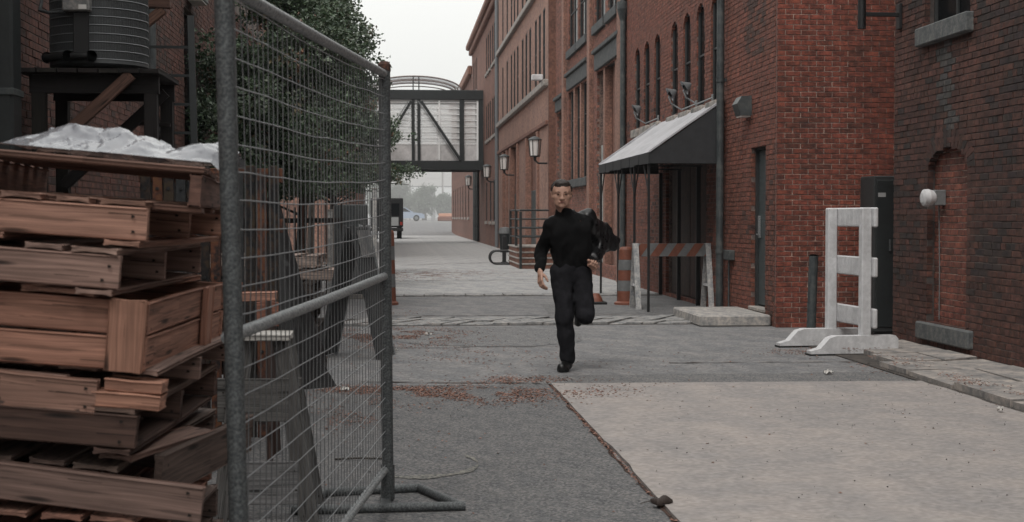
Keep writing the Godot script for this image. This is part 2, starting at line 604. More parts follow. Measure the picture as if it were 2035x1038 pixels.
# a window in an opening: frame, bars, pane, all set back
func window(T: Node3D, o: Vector3, u: Vector3, n: Vector3, w: Dictionary, back: float, nx: int, ny: int, fm: Material, sill := 0.0, sm: Material = null) -> MeshInstance3D:
	var b := Basis(u, Vector3.UP, n)
	var ctr := func(a: float, c: float, d: float) -> Vector3: return o + u * a + Vector3.UP * c - n * d
	var g := Geo.new()
	var fw := 0.045
	var du: float = w.u1 - w.u0
	var dv: float = w.v1 - w.v0
	var um: float = (w.u0 + w.u1) * 0.5
	var vm: float = (w.v0 + w.v1) * 0.5
	for s in [0, 1]:
		g.box(ctr.call(w.u0 + fw * 0.5 if s == 0 else w.u1 - fw * 0.5, vm, back), Vector3(fw, dv, 0.04), b, 0.004)
		g.box(ctr.call(um, w.v0 + fw * 0.5 if s == 0 else w.v1 - fw * 0.5, back), Vector3(du - fw * 2, fw, 0.04), b, 0.004)
	for i in range(1, nx):
		g.box(ctr.call(w.u0 + du * i / nx, vm, back + 0.002), Vector3(0.03, dv - fw * 2, 0.03), b)
	for j in range(1, ny):
		g.box(ctr.call(um, w.v0 + dv * j / ny, back + 0.004), Vector3(du - fw * 2, 0.03, 0.026), b)
	var f := part(T, "window", g, fm)
	var pg := Geo.new()
	pg.box(ctr.call(um, vm, back + 0.012), Vector3(du - 0.06, dv - 0.06, 0.008), b)
	part(f, "pane", pg, M.glass_dark)
	if sill > 0.0:
		var sg := Geo.new()
		sg.box(ctr.call(um, w.v0 - sill * 0.5 - 0.002, 0.03), Vector3(du + 0.16, sill, 0.22), b, 0.012)
		part(f, "sill", sg, sm)
	return f

# ---------- the setting: ground ----------
func make_ground() -> void:
	var g := Geo.new()
	var prof := [[60.0, 0.0], [-108.0, 0.0], [-116.0, 0.12], [-132.0, 0.85], [-140.0, 1.0], [-700.0, 1.0]]
	for i in prof.size() - 1:
		var a: Array = prof[i]
		var b: Array = prof[i + 1]
		g.quad(Vector3(-250, a[1], a[0]), Vector3(250, a[1], a[0]), Vector3(250, b[1], b[0]), Vector3(-250, b[1], b[0]), Vector3.UP)
	ground_piece("road", g, M.asphalt)
	# paler paving beyond the far sett band
	g = Geo.new()
	g.quad(Vector3(-3.0, 0.004, -25.55), Vector3(4.8, 0.004, -25.55), Vector3(4.8, 0.004, -107.9), Vector3(-3.0, 0.004, -107.9), Vector3.UP)
	ground_piece("alley_paving", g, M.pale_asphalt)
	# older, coarser asphalt this side of the seam
	var r := RandomNumberGenerator.new()
	r.seed = 5
	var pl := PackedVector2Array([Vector2(-2.98, -8.0), Vector2(1.262, -8.0)])
	for i in 27: pl.append(Vector2(1.262 + r.randf_range(-0.006, 0.006), 3.6 + 0.3 * i))
	for i in 17: pl.append(Vector2(1.2 - 0.26 * i, 11.7 + r.randf_range(-0.05, 0.05) + (0.12 if i > 9 else 0.0)))
	g = Geo.new()
	flat(g, pl, 0.004)
	ground_piece("asphalt_apron", g, M.rough_asphalt)
	# sunken round patch
	pl = PackedVector2Array()
	for i in 26:
		var a := TAU * i / 26
		pl.append(Vector2(1.05 + cos(a) * (1.15 + r.randf_range(-0.06, 0.06)), 16.5 + sin(a) * (1.35 + r.randf_range(-0.08, 0.08))))
	g = Geo.new()
	flat(g, pl, 0.004)
	ground_piece("asphalt_patch", g, M.patch)
	# a strip of newer, darker asphalt along the head of the slab, and an old trench repair
	pl = PackedVector2Array()
	for i in 14: pl.append(Vector2(1.15 + 0.25 * i, 11.66 + r.randf_range(-0.01, 0.01)))
	for i in 14: pl.append(Vector2(4.4 - 0.25 * i, 12.35 + r.randf_range(-0.05, 0.05)))
	g = Geo.new()
	flat(g, pl, 0.004)
	ground_piece("asphalt_patch", g, mat(0.135, 0.134, 0.135, 0.95, "grit", 1.0))
	pl = PackedVector2Array([Vector2(2.2, 20.3), Vector2(4.2, 20.2), Vector2(4.25, 22.6), Vector2(2.3, 22.5)])
	g = Geo.new()
	flat(g, pl, 0.004)
	ground_piece("asphalt_patch", g, mat(0.14, 0.14, 0.142, 0.95, "grit", 1.0))
	# tar along cracks
	for line in [[Vector2(-0.4, 19.95), Vector2(4.5, 19.9), 0.035, 3], [Vector2(-0.3, 11.98), Vector2(1.2, 11.74), 0.03, 4], [Vector2(0.0, 15.05), Vector2(1.8, 15.1), 0.02, 6], [Vector2(-0.5, 30.9), Vector2(4.4, 31.4), 0.06, 8], [Vector2(2.6, 13.3), Vector2(5.2, 13.2), 0.03, 9], [Vector2(0.1, 41.0), Vector2(3.8, 44.0), 0.1, 10]]:
		ribbon_on_ground("asphalt_crack", line[0], line[1], line[2], 0.0075, M.dirt, line[3])
	# pale sweep of old paint by the fence foot
	var ar := []
	for i in 15:
		var t := lerpf(-0.6, 1.9, i / 14.0)
		ar.append(Vector2(0.10 + cos(t) * 0.36, 7.95 - sin(t) * 0.42))
	g = Geo.new()
	for i in ar.size() - 1:
		var w := 0.045 + 0.02 * sin(i * 1.3)
		g.quad(Vector3(ar[i].x, 0.008, -ar[i].y + w), Vector3(ar[i + 1].x, 0.008, -ar[i + 1].y + w), Vector3(ar[i + 1].x, 0.008, -ar[i + 1].y - w), Vector3(ar[i].x, 0.008, -ar[i].y - w), Vector3.UP)
	ground_piece("worn_paint_mark", g, mat(0.15, 0.147, 0.135, 0.95, "grit", 0.9))
	# concrete slab
	g = Geo.new()
	pl = PackedVector2Array()
	for i in 41:
		var z := 3.0 + 8.6 * i / 40
		var bite := 0.0
		if z > 7.55 and z < 8.5: bite = r.randf_range(0.0, 0.018)
		pl.append(Vector2(1.275 + bite + r.randf_range(0, 0.006), z))
	pl.append(Vector2(4.41, 11.52))
	for i in 30: pl.append(Vector2(4.41 + r.randf_range(-0.02, 0.02), 11.3 - 8.3 * i / 29))
	slab_piece(g, pl, 0.0, 0.022)
	ground_piece("concrete_slab", g, M.slab)
	# dirt packed in the joint along the slab
	ribbon_on_ground("slab_joint", Vector2(1.262, 4.0), Vector2(1.27, 11.6), 0.016, 0.0075, mat(0.045, 0.026, 0.02, 1.0, "stain", 2.0), 21)
	# broken flagstones under the right wall
	var F := setting("pavement")
	g = Geo.new()
	g.bb(Vector3(4.42, 0.001, -15.1), Vector3(5.515, 0.012, -3.0))
	part(F, "bedding", g, M.dirt)
	var rows := [[-3.0, -6.2], [-6.22, -8.4], [-8.43, -9.9], [-9.93, -11.0], [-11.03, -12.0], [-12.03, -12.75], [-12.8, -13.5], [-13.54, -14.2], [-14.24, -14.9]]
	for i in rows.size():
		var z0: float = rows[i][0]
		var z1: float = rows[i][1]
		var sp := 5.0 + r.randf_range(-0.12, 0.12)
		var sk := r.randf_range(0.08, 0.3)
		var cells := [[4.47 + (0.18 if i > 5 else 0.0) + (0.25 if i > 7 else 0.0), sp], [sp + 0.018, 5.505]] if i < 7 else [[4.62 + 0.1 * (i - 6), 5.505]]
		for cl in cells:
			g = Geo.new()
			var q := PackedVector2Array()
			for s in 7: q.append(Vector2(lerpf(cl[0], cl[1], s / 6.0), -z0 + sk * (cl[0] - 4.4) * s / 6.0 + r.randf_range(-0.012, 0.012)))
			for s in 7: q.append(Vector2(lerpf(cl[1], cl[0], s / 6.0) + r.randf_range(-0.008, 0.008), -z1 - 0.01 + sk * (cl[0] - 4.4) * (6 - s) / 6.0 + r.randf_range(-0.012, 0.012)))
			slab_piece(g, q, 0.012, 0.05 + r.randf_range(0.0, 0.02))
			var s2 := part(F, "flagstone", g, M.flag)
			var piv := Vector3((cl[0] + cl[1]) * 0.5, 0.0, (z0 + z1) * 0.5)
			var tilt := Basis.from_euler(Vector3(r.randf_range(-0.012, 0.012), 0, r.randf_range(0.0, 0.022)))
			s2.transform = Transform3D(tilt, piv - tilt * piv + Vector3(0, 0.004, 0))
	# two bands of granite setts across the alley
	for band in [[18.15, 3, 0.42, 0.21, 0.55], [24.9, 1, 0.62, 0.34, 0.0]]:
		var B := setting("sett_band")
		g = Geo.new()
		g.bb(Vector3(-2.9, -0.01, -band[0] - band[1] * band[2] - 0.02), Vector3(4.75, 0.004, -band[0] + 0.02))
		part(B, "bedding", g, M.dirt)
		var x := -0.9
		while x < 4.55:
			var w: float = band[3] * r.randf_range(0.88, 1.15)
			for row in band[1]:
				if r.randf() < 0.04: continue
				g = Geo.new()
				var sk: float = band[4] * band[2] * 0.5
				var hw: float = w * 0.5 - 0.016
				var hd: float = band[2] * 0.5 - 0.016
				var q := PackedVector2Array()
				for p in [[-1, -1], [0, -1.04], [1, -1], [1.04, 0], [1, 1], [0, 1.03], [-1, 1], [-1.05, 0]]:
					q.append(Vector2(p[0] * hw + p[1] * sk + r.randf_range(-0.01, 0.01), p[1] * hd + r.randf_range(-0.012, 0.012)))
				slab_piece(g, q, 0.0, r.randf_range(0.016, 0.034))
				var st := part(B, "sett", g, M.sett, Vector3(x + w * 0.5 + row * sk * 2.0, 0.003, -band[0] - (row + 0.5) * band[2] + r.randf_range(-0.01, 0.01)))
				st.rotation = Vector3(r.randf_range(-0.02, 0.02), 0, r.randf_range(-0.03, 0.03))
			x += w
	# far street behind the alley mouth
	g = Geo.new()
	g.quad(Vector3(-120, 1.004, -141), Vector3(120, 1.004, -141), Vector3(120, 1.004, -143.5), Vector3(-120, 1.004, -143.5), Vector3.UP)
	ground_piece("far_pavement", g, M.stone)

func flat(g: Geo, pl: PackedVector2Array, y: float) -> void:
	var tr := Geometry2D.triangulate_polygon(pl)
	for i in range(0, tr.size(), 3):
		g.tri(Vector3(pl[tr[i]].x, y, -pl[tr[i]].y), Vector3(pl[tr[i + 1]].x, y, -pl[tr[i + 1]].y), Vector3(pl[tr[i + 2]].x, y, -pl[tr[i + 2]].y), Vector3.UP)

# a slab from an outline (x, depth), with worn upper edges
func slab_piece(g: Geo, pl: PackedVector2Array, y0: float, y1: float) -> void:
	var inner := Geometry2D.offset_polygon(pl, -0.008)
	if inner.size() != 1 or inner[0].size() != pl.size():
		flat(g, pl, y1)
		for i in pl.size():
			var a := pl[i]
			var b := pl[(i + 1) % pl.size()]
			g.quad(Vector3(a.x, y0, -a.y), Vector3(b.x, y0, -b.y), Vector3(b.x, y1, -b.y), Vector3(a.x, y1, -a.y))
		return
	var q: PackedVector2Array = inner[0]
	flat(g, q, y1)
	var best := 0
	for i in q.size():
		if q[i].distance_squared_to(pl[0]) < q[best].distance_squared_to(pl[0]): best = i
	for i in pl.size():
		var a := pl[i]
		var b := pl[(i + 1) % pl.size()]
		var d := q[(i + best) % pl.size()]
		var e := q[(i + 1 + best) % pl.size()]
		g.quad(Vector3(a.x, y0, -a.y), Vector3(b.x, y0, -b.y), Vector3(b.x, y1 - 0.008, -b.y), Vector3(a.x, y1 - 0.008, -a.y))
		g.quad(Vector3(a.x, y1 - 0.008, -a.y), Vector3(b.x, y1 - 0.008, -b.y), Vector3(e.x, y1, -e.y), Vector3(d.x, y1, -d.y), Vector3.UP)

func ribbon_on_ground(called: String, a: Vector2, b: Vector2, w: float, y: float, m: Material, sd: int) -> void:
	var f := FastNoiseLite.new()
	f.seed = sd
	f.frequency = 0.9
	var g := Geo.new()
	var k := int(a.distance_to(b) / 0.12)
	var nrm := (b - a).normalized().orthogonal()
	var pa := Vector2.ZERO
	var pb := Vector2.ZERO
	for i in k + 1:
		var p := a.lerp(b, float(i) / k) + nrm * f.get_noise_1d(i * 0.31) * w * 2.0
		var ww := w * maxf(0.12, 0.6 + 1.1 * f.get_noise_1d(i * 0.9 + 300.0))
		var l := p + nrm * ww
		var q := p - nrm * ww
		if i > 0: g.quad(Vector3(pa.x, y, -pa.y), Vector3(l.x, y, -l.y), Vector3(q.x, y, -q.y), Vector3(pb.x, y, -pb.y), Vector3.UP)
		pa = l
		pb = q
	ground_piece(called, g, m)

# ---------- buildings ----------
func tone_set(r: float, g: float, b: float, spread: float, soot: float) -> Array:
	var out := []
	for i in 8:
		var t := (i - 3.5) / 3.5
		var f := 1.0 + spread * t
		var c := Color(r * f, g * f * (1.0 - 0.06 * t), b * f * (1.0 - 0.08 * t))
		if i < 2: c = c.lerp(Color(0.03, 0.027, 0.026), soot)
		out.append(Color(c.r / TM * 1.0, c.g / TM, c.b / TM))
	return out

func noise(sd: int, fr: float) -> FastNoiseLite:
	var f := FastNoiseLite.new()
	f.seed = sd
	f.frequency = fr
	f.fractal_octaves = 3
	return f

const XL := -3.0     # left wall
const XR := 4.8      # right walls
const XE := 4.6      # right walls farther on
const XD := 5.52     # near right wall

func shell(T: Node3D, a: Vector3, b: Vector3) -> void:
	var g := Geo.new()
	g.bb(a, b)
	part(T, "inner_wall", g, M.core)
	g = Geo.new()
	g.bb(Vector3(a.x - 0.05, b.y, a.z - 0.05), Vector3(b.x + 0.05, b.y + 0.12, b.z + 0.05))
	part(T, "roof", g, M.roof)

func make_near_right() -> void:
	var T := thing("brick_building", "dark sooty brick building with bricked-up arched window beside the flagstones", "building")
	var tones := tone_set(0.068, 0.031, 0.024, 0.45, 0.6)
	tones.append(Color(0.062 / TM, 0.058 / TM, 0.056 / TM))
	var nz := noise(41, 0.5)
	var nz2 := noise(42, 1.6)
	var stain := func(u: float, v: float, r: float) -> int:
		# pale lime run-off below the window sill
		if v > 2.25 and v < 3.2 and absf(u - 1.5 + 0.3 * nz2.get_noise_1d(v * 2.0)) < 0.13 + 0.1 * nz2.get_noise_2d(u * 4.0, v * 4.0): return 8
		return mini(7, int(r * 5.0 + 1.6 + nz.get_noise_2d(u, v) * 4.0 + nz2.get_noise_2d(u * 0.6, v * 2.0) * 2.0))
	var z0 := -15.3
	var o := Vector3(XD, 0, z0)
	var niche := {"u0": z0 * -1 - 14.3, "u1": 15.3 - 13.28, "v0": 0.31, "v1": 2.11, "rise": 0.22}
	var upper := {"u0": 15.3 - 14.42, "u1": 15.3 - 13.24, "v0": 3.38, "v1": 5.3}
	var up2 := {"u0": 15.3 - 11.0, "u1": 15.3 - 9.8, "v0": 3.38, "v1": 5.3}
	var n2 := {"u0": 15.3 - 11.0, "u1": 15.3 - 9.8, "v0": 0.31, "v1": 2.11, "rise": 0.22}
	wall(T, o, Vector3.BACK, Vector3.LEFT, 23.0, 8.0, [niche, upper, up2, n2], {"tones": tones, "mortar": M.mortar_dark, "stain": stain, "own": 300, "seed": 11, "vmax": 6.2, "split": 1.86, "mortar_low": mat(0.15, 0.125, 0.115, 0.95, "stain", 0.9)})
	shell(T, Vector3(XD + 0.3, 0, -15.28), Vector3(13.0, 8.0, 7.7))
	# end wall and front wall round the corners
	var g := Geo.new()
	g.bb(Vector3(XD + 0.06, 0, -15.3), Vector3(12.9, 7.99, -15.285))
	g.bb(Vector3(XD + 0.06, 0, 7.702), Vector3(12.9, 7.99, 7.72))
	part(T, "wall", g, M.far_brick2)
	var lt := tone_set(0.155, 0.055, 0.039, 0.3, 0.3)
	var st2 := func(_u: float, v: float, r: float) -> int: return int(r * 6.0 + 1.5 - v * 0.4)
	for w in [niche, n2]:
		arch_ring(T, o, Vector3.BACK, Vector3.LEFT, w, [tones[1], tones[2], tones[3]], 0.19, 0.001)
		# brick filling of the old window
		wall(T, o + Vector3(0.08, w.v0, w.u0), Vector3.BACK, Vector3.LEFT, w.u1 - w.u0, w.v1 - w.v0, [], {"tones": lt, "mortar": M.mortar_light, "stain": st2, "own": 150 if w == niche else 0, "headers": 0, "seed": 13, "called": "window_filling"})
		g = Geo.new()
		g.box(Vector3(XD + 0.045, 0.215, z0 + (w.u0 + w.u1) * 0.5), Vector3(0.20, 0.18, w.u1 - w.u0 + 0.36), Basis.IDENTITY, 0.015)
		part(T, "sill", g, M.stone_sill)
	for w in [upper, up2]:
		window(T, o, Vector3.BACK, Vector3.LEFT, w, 0.12, 2, 3, M.frame_dark, 0.19, M.stone_sill)
	# a bracket lamp on the corner
	T = thing("bracket_lamp", "dark iron bracket lamp on wall above the black steel cabinet", "lamp", Vector3(XD, 3.6, -15.12))
	g = Geo.new()
	g.bb(Vector3(-0.035, -0.14, -0.05), Vector3(0.0, 0.14, 0.05), 0.006)
	part(T, "wall_plate", g, M.black_metal)
	g = Geo.new()
	g.bar(Vector3(-0.03, 0.02, 0), Vector3(-0.42, 0.02, 0), 0.04, 0.045, 0.004)
	part(T, "arm", g, M.black_metal)
	g = Geo.new()
	g.lathe([Vector2(0, -0.16), Vector2(0.045, -0.16), Vector2(0.045, 0.22), Vector2(0.12, 0.3), Vector2(0.14, 0.55), Vector2(0.05, 0.66), Vector2(0, 0.67)], 12, Transform3D(Basis.IDENTITY, Vector3(-0.44, 0.02, 0)))
	part(T, "lamp_head", g, M.black_metal)

func make_red_building() -> void:
	var T := thing("brick_building", "red brick building with tall narrow arched windows above the awning", "building")
	# face turned to the camera
	var red := tone_set(0.170, 0.052, 0.036, 0.24, 0.25)
	var nz := noise(51, 0.35)
	var st_red := func(u: float, v: float, r: float) -> int: return int(r * 4.5 + 2.2 + nz.get_noise_2d(u, v) * 3.5)
	wall(T, Vector3(XR, 0, -17.5), Vector3.RIGHT, Vector3.BACK, 3.0, 9.0, [], {"tones": red, "mortar": M.mortar_light, "stain": st_red, "own": 300, "headers": 0, "seed": 17, "vmax": 6.0, "b0": 0.007})
	# long face on the alley
	var zf := -29.2
	var o := Vector3(XR, 0, zf)
	var dull := tone_set(0.150, 0.056, 0.039, 0.32, 0.5)
	var soot := noise(53, 0.3)
	var st := func(u: float, v: float, r: float) -> int:
		var k := r * 4.5 + 2.0 + nz.get_noise_2d(u * 0.7, v) * 3.0
		var dz := absf(u - 10.55)     # soot run under the roof drain
		if v > 3.6 and dz < 0.55: k -= 4.5 * (0.75 + soot.get_noise_2d(u * 5.0, v * 3.0))
		return int(k)
	var ops := []
	for z in [27.9, 26.85, 25.75, 24.15, 23.1, 22.05, 21.0]:
		ops.append({"u0": -zf - z - 0.29, "u1": -zf - z + 0.29, "v0": 3.15, "v1": 4.78, "rise": 0.24})
	var door := {"u0": -zf - 18.82, "u1": -zf - 18.06, "v0": 0.2, "v1": 2.36}
	var hall := {"u0": -zf - 24.9, "u1": -zf - 21.6, "v0": 0.05, "v1": 2.35}
	ops.append(door)
	ops.append(hall)
	wall(T, o, Vector3.BACK, Vector3.LEFT, 11.59, 9.0, ops, {"tones": dull, "mortar": M.mortar_mid, "stain": st, "own": 300, "seed": 19, "vmax": 6.5, "b1": 11.693})
	shell(T, Vector3(XR + 0.3, 0, -29.19), Vector3(12.5, 9.0, -17.8))
	for i in 7:
		arch_ring(T, o, Vector3.BACK, Vector3.LEFT, ops[i], [dull[3], dull[4], dull[5]], 0.11)
		window(T, o, Vector3.BACK, Vector3.LEFT, ops[i], 0.045, 1, 2, M.frame_dark, 0.16, M.stone)
	# steel door
	var g := Geo.new()
	var zc: float = zf + (door.u0 + door.u1) * 0.5
	g.bb(Vector3(XR + 0.10, 0.22, zf + door.u0 + 0.05), Vector3(XR + 0.145, 2.30, zf + door.u1 - 0.05), 0.004)
	var d := part(T, "door", g, M.door_grey)
	g = Geo.new()
	for s in [door.u0, door.u1 - 0.05]: g.bb(Vector3(XR + 0.06, 0.2, zf + s), Vector3(XR + 0.16, 2.36, zf + s + 0.05))
	g.bb(Vector3(XR + 0.06, 2.305, zf + door.u0 + 0.05), Vector3(XR + 0.16, 2.36, zf + door.u1 - 0.05))
	part(d, "frame", g, M.frame_dark)
	g = Geo.new()
	g.bb(Vector3(XR + 0.07, 1.12, zc - 0.28), Vector3(XR + 0.10, 1.42, zc - 0.22), 0.006)
	g.bar(Vector3(XR + 0.05, 1.17, zc - 0.25), Vector3(XR + 0.05, 1.17, zc - 0.13), 0.02, 0.02)
	g.bar(Vector3(XR + 0.05, 1.17, zc - 0.25), Vector3(XR + 0.09, 1.17, zc - 0.25), 0.02, 0.02)
	part(d, "handle", g, M.zinc)
	g = Geo.new()
	g.bb(Vector3(XR - 0.03, 0.15, zf + door.u0 - 0.02), Vector3(XR + 0.2, 0.198, zf + door.u1 + 0.02), 0.008)
	part(d, "threshold", g, M.stone)
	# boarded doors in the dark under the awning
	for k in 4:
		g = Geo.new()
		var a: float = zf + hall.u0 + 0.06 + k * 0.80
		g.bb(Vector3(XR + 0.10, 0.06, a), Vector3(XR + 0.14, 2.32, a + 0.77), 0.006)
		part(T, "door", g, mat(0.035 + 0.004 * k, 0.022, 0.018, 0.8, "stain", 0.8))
	# concrete step under the door
	T = thing("concrete_step", "low pale concrete step block below the grey steel door", "step", Vector3(3.86, 0, -19.45))
	g = Geo.new()
	g.bb(Vector3(0, 0, 0), Vector3(0.925, 0.145, 1.75), 0.018)
	part(T, "block", g, mat(0.34, 0.325, 0.31, 0.92, "stain", 1.1))
	# downpipe
	T = thing("downpipe", "dark grey rainwater pipe beside the awning end", "pipe", Vector3(XR - 0.09, 0, -20.28))
	g = Geo.new()
	g.tube([Vector3(0, 0.05, 0), Vector3(0, 4, 0), Vector3(0, 8.9, 0)], 0.055, 12)
	part(T, "tube", g, M.pipe)
	for y in [0.9, 3.4, 5.2]:
		g = Geo.new()
		g.lathe([Vector2(0.055, -0.03), Vector2(0.066, -0.03), Vector2(0.066, 0.03), Vector2(0.055, 0.03)], 12, Transform3D(Basis.IDENTITY, Vector3(0, y, 0)))
		g.bb(Vector3(0.05, y - 0.02, -0.02), Vector3(0.09, y + 0.02, 0.02))
		part(T, "bracket", g, M.pipe)
	# wall lamp, meter box, knob
	T = thing("wall_lamp", "boxy dark wall lamp on brick above the grey steel door", "lamp", Vector3(XR, 2.92, -18.95))
	g = Geo.new()
	g.prism(PackedVector2Array([Vector2(0, -0.14), Vector2(-0.15, -0.14), Vector2(-0.2, 0.02), Vector2(-0.14, 0.12), Vector2(0, 0.13)]), 0.3, Transform3D(Basis.IDENTITY, Vector3(0, 0, -0.15)))
	part(T, "housing", g, M.pipe)
	g = Geo.new()
	g.bb(Vector3(-0.145, -0.155, -0.13), Vector3(-0.01, -0.142, 0.13))
	part(T, "lens", g, M.lamp_glass)
	T = thing("conduit_box", "small grey conduit box on brick beside the rainwater pipe", "box", Vector3(XR, 0.86, -19.85))
	g = Geo.new()
	g.bb(Vector3(-0.09, -0.07, -0.2), Vector3(0, 0.07, 0.14), 0.008)
	part(T, "box", g, M.pipe)
	g = Geo.new()
	g.tube([Vector3(-0.03, -0.07, -0.1), Vector3(-0.03, -0.82, -0.1)], 0.014, 6)
	part(T, "conduit", g, M.pipe)

func make_pilaster_building() -> void:
	var T := thing("brick_building", "tall brick building with dark stone lintels and bays of bricked windows", "building")
	var zf := -42.4
	var o := Vector3(XR, 0, zf)
	var tones := tone_set(0.195, 0.088, 0.066, 0.28, 0.4)
	var nz := noise(61, 0.3)
	var st := func(u: float, v: float, r: float) -> int: return int(r * 5.0 + 1.8 + nz.get_noise_2d(u, v) * 3.0)
	var bays := [{"u0": 42.4 - 33.6, "u1": 42.4 - 30.0, "v0": 0.3, "v1": 4.9}, {"u0": 42.4 - 39.2, "u1": 42.4 - 35.2, "v0": 2.42, "v1": 4.9}, {"u0": 42.4 - 42.0, "u1": 42.4 - 40.3, "v0": 0.3, "v1": 4.5}]
	var ups := [{"u0": 42.4 - 34.0, "u1": 42.4 - 32.3, "v0": 6.02, "v1": 9.0}, {"u0": 42.4 - 31.9, "u1": 42.4 - 30.4, "v0": 6.02, "v1": 9.0}, {"u0": 42.4 - 39.2, "u1": 42.4 - 37.3, "v0": 6.02, "v1": 9.0}, {"u0": 42.4 - 37.0, "u1": 42.4 - 35.3, "v0": 6.02, "v1": 9.0}]
	wall(T, o, Vector3.BACK, Vector3.LEFT, 12.99, 11.0, bays + ups, {"tones": tones, "mortar": M.mortar_mid, "stain": st, "own": 0, "seed": 23, "vmax": 10.0, "thick": 0.4})
	shell(T, Vector3(XR + 0.4, 0, -42.39), Vector3(13, 11, -29.43))
	var g := Geo.new()
	g.bb(Vector3(XR + 0.06, 0, -29.425), Vector3(12.9, 10.99, -29.41))
	part(T, "wall", g, M.far_brick2)
	# bay one: brick mullions, bricked middle, pale tall panel
	var b: Dictionary = bays[0]
	g = Geo.new()
	g.bb(Vector3(XR + 0.2, 0.3, zf + b.u0), Vector3(XR + 0.25, 4.9, zf + b.u1))
	part(T, "bay_filling", g, M.far_brick2)
	for z in [30.85, 32.6]:
		g = Geo.new()
		g.bb(Vector3(XR + 0.02, 0.3, -z - 0.13), Vector3(XR + 0.198, 4.89, -z + 0.13), 0.01)
		part(T, "mullion", g, M.pier)
	g = Geo.new()
	g.bb(Vector3(XR + 0.10, 0.32, -33.55), Vector3(XR + 0.15, 3.12, -32.8), 0.006)
	part(T, "pale_panel", g, M.panel_pale)
	# bay two: three lights
	b = bays[1]
	for k in 3:
		var w := {"u0": b.u0 + 0.12 + k * 1.32, "u1": b.u0 + 0.12 + k * 1.32 + 1.1, "v0": 2.42, "v1": 4.9}
		window(T, o, Vector3.BACK, Vector3.LEFT, w, 0.09, 1, 3, M.frame_dark)
		if k > 0:
			g = Geo.new()
			g.bb(Vector3(XR - 0.02, 2.43, zf + w.u0 - 0.215), Vector3(XR + 0.36, 4.89, zf + w.u0 - 0.005), 0.01)
			part(T, "mullion", g, M.pier)
	g = Geo.new()
	g.bb(Vector3(XR - 0.08, 2.2, zf + b.u0 - 0.1), Vector3(XR + 0.3, 2.418, zf + b.u1 + 0.1), 0.015)
	part(T, "sill", g, M.stone_dark)
	b = bays[2]
	g = Geo.new()
	g.bb(Vector3(XR + 0.16, 0.3, zf + b.u0), Vector3(XR + 0.2, 4.5, zf + b.u1))
	part(T, "bay_filling", g, M.far_brick2)
	for q in [[bays[0], 4.9, 5.3], [bays[1], 4.92, 5.3], [bays[2], 4.52, 4.86]]:
		g = Geo.new()
		g.bb(Vector3(XR - 0.06, q[1], zf + q[0].u0 - 0.12), Vector3(XR + 0.3, q[2], zf + q[0].u1 + 0.12), 0.015)
		g.bb(Vector3(XR - 0.12, q[2] + 0.001, zf + q[0].u0 - 0.16), Vector3(XR + 0.3, q[2] + 0.1, zf + q[0].u1 + 0.16), 0.015)
		part(T, "lintel", g, M.stone_dark)
	for w in ups:
		window(T, o, Vector3.BACK, Vector3.LEFT, w, 0.06, 2, 3, M.frame_dark, 0.22, M.stone_dark)
	for z in [29.75, 34.5, 39.85]:
		g = Geo.new()
		g.bb(Vector3(XR - 0.1, 0, -z - 0.22), Vector3(XR + 0.02, 10.9, -z + 0.22), 0.01)
		part(T, "pilaster", g, M.pier)
	g = Geo.new()
	T = thing("downpipe", "dark rainwater pipe between the red and the pilastered brick buildings", "pipe", Vector3(XR - 0.07, 0, -29.3))
	g.tube([Vector3(0, 0.05, 0), Vector3(0, 8.9, 0)], 0.06, 8)
	part(T, "tube", g, M.pipe)
	g = Geo.new()
	g.lathe([Vector2(0.06, 0), Vector2(0.13, 0.25), Vector2(0.13, 0.4), Vector2(0.0, 0.4)], 8, Transform3D(Basis.IDENTITY, Vector3(0, 5.5, 0)))
	part(T, "hopper", g, M.pipe)

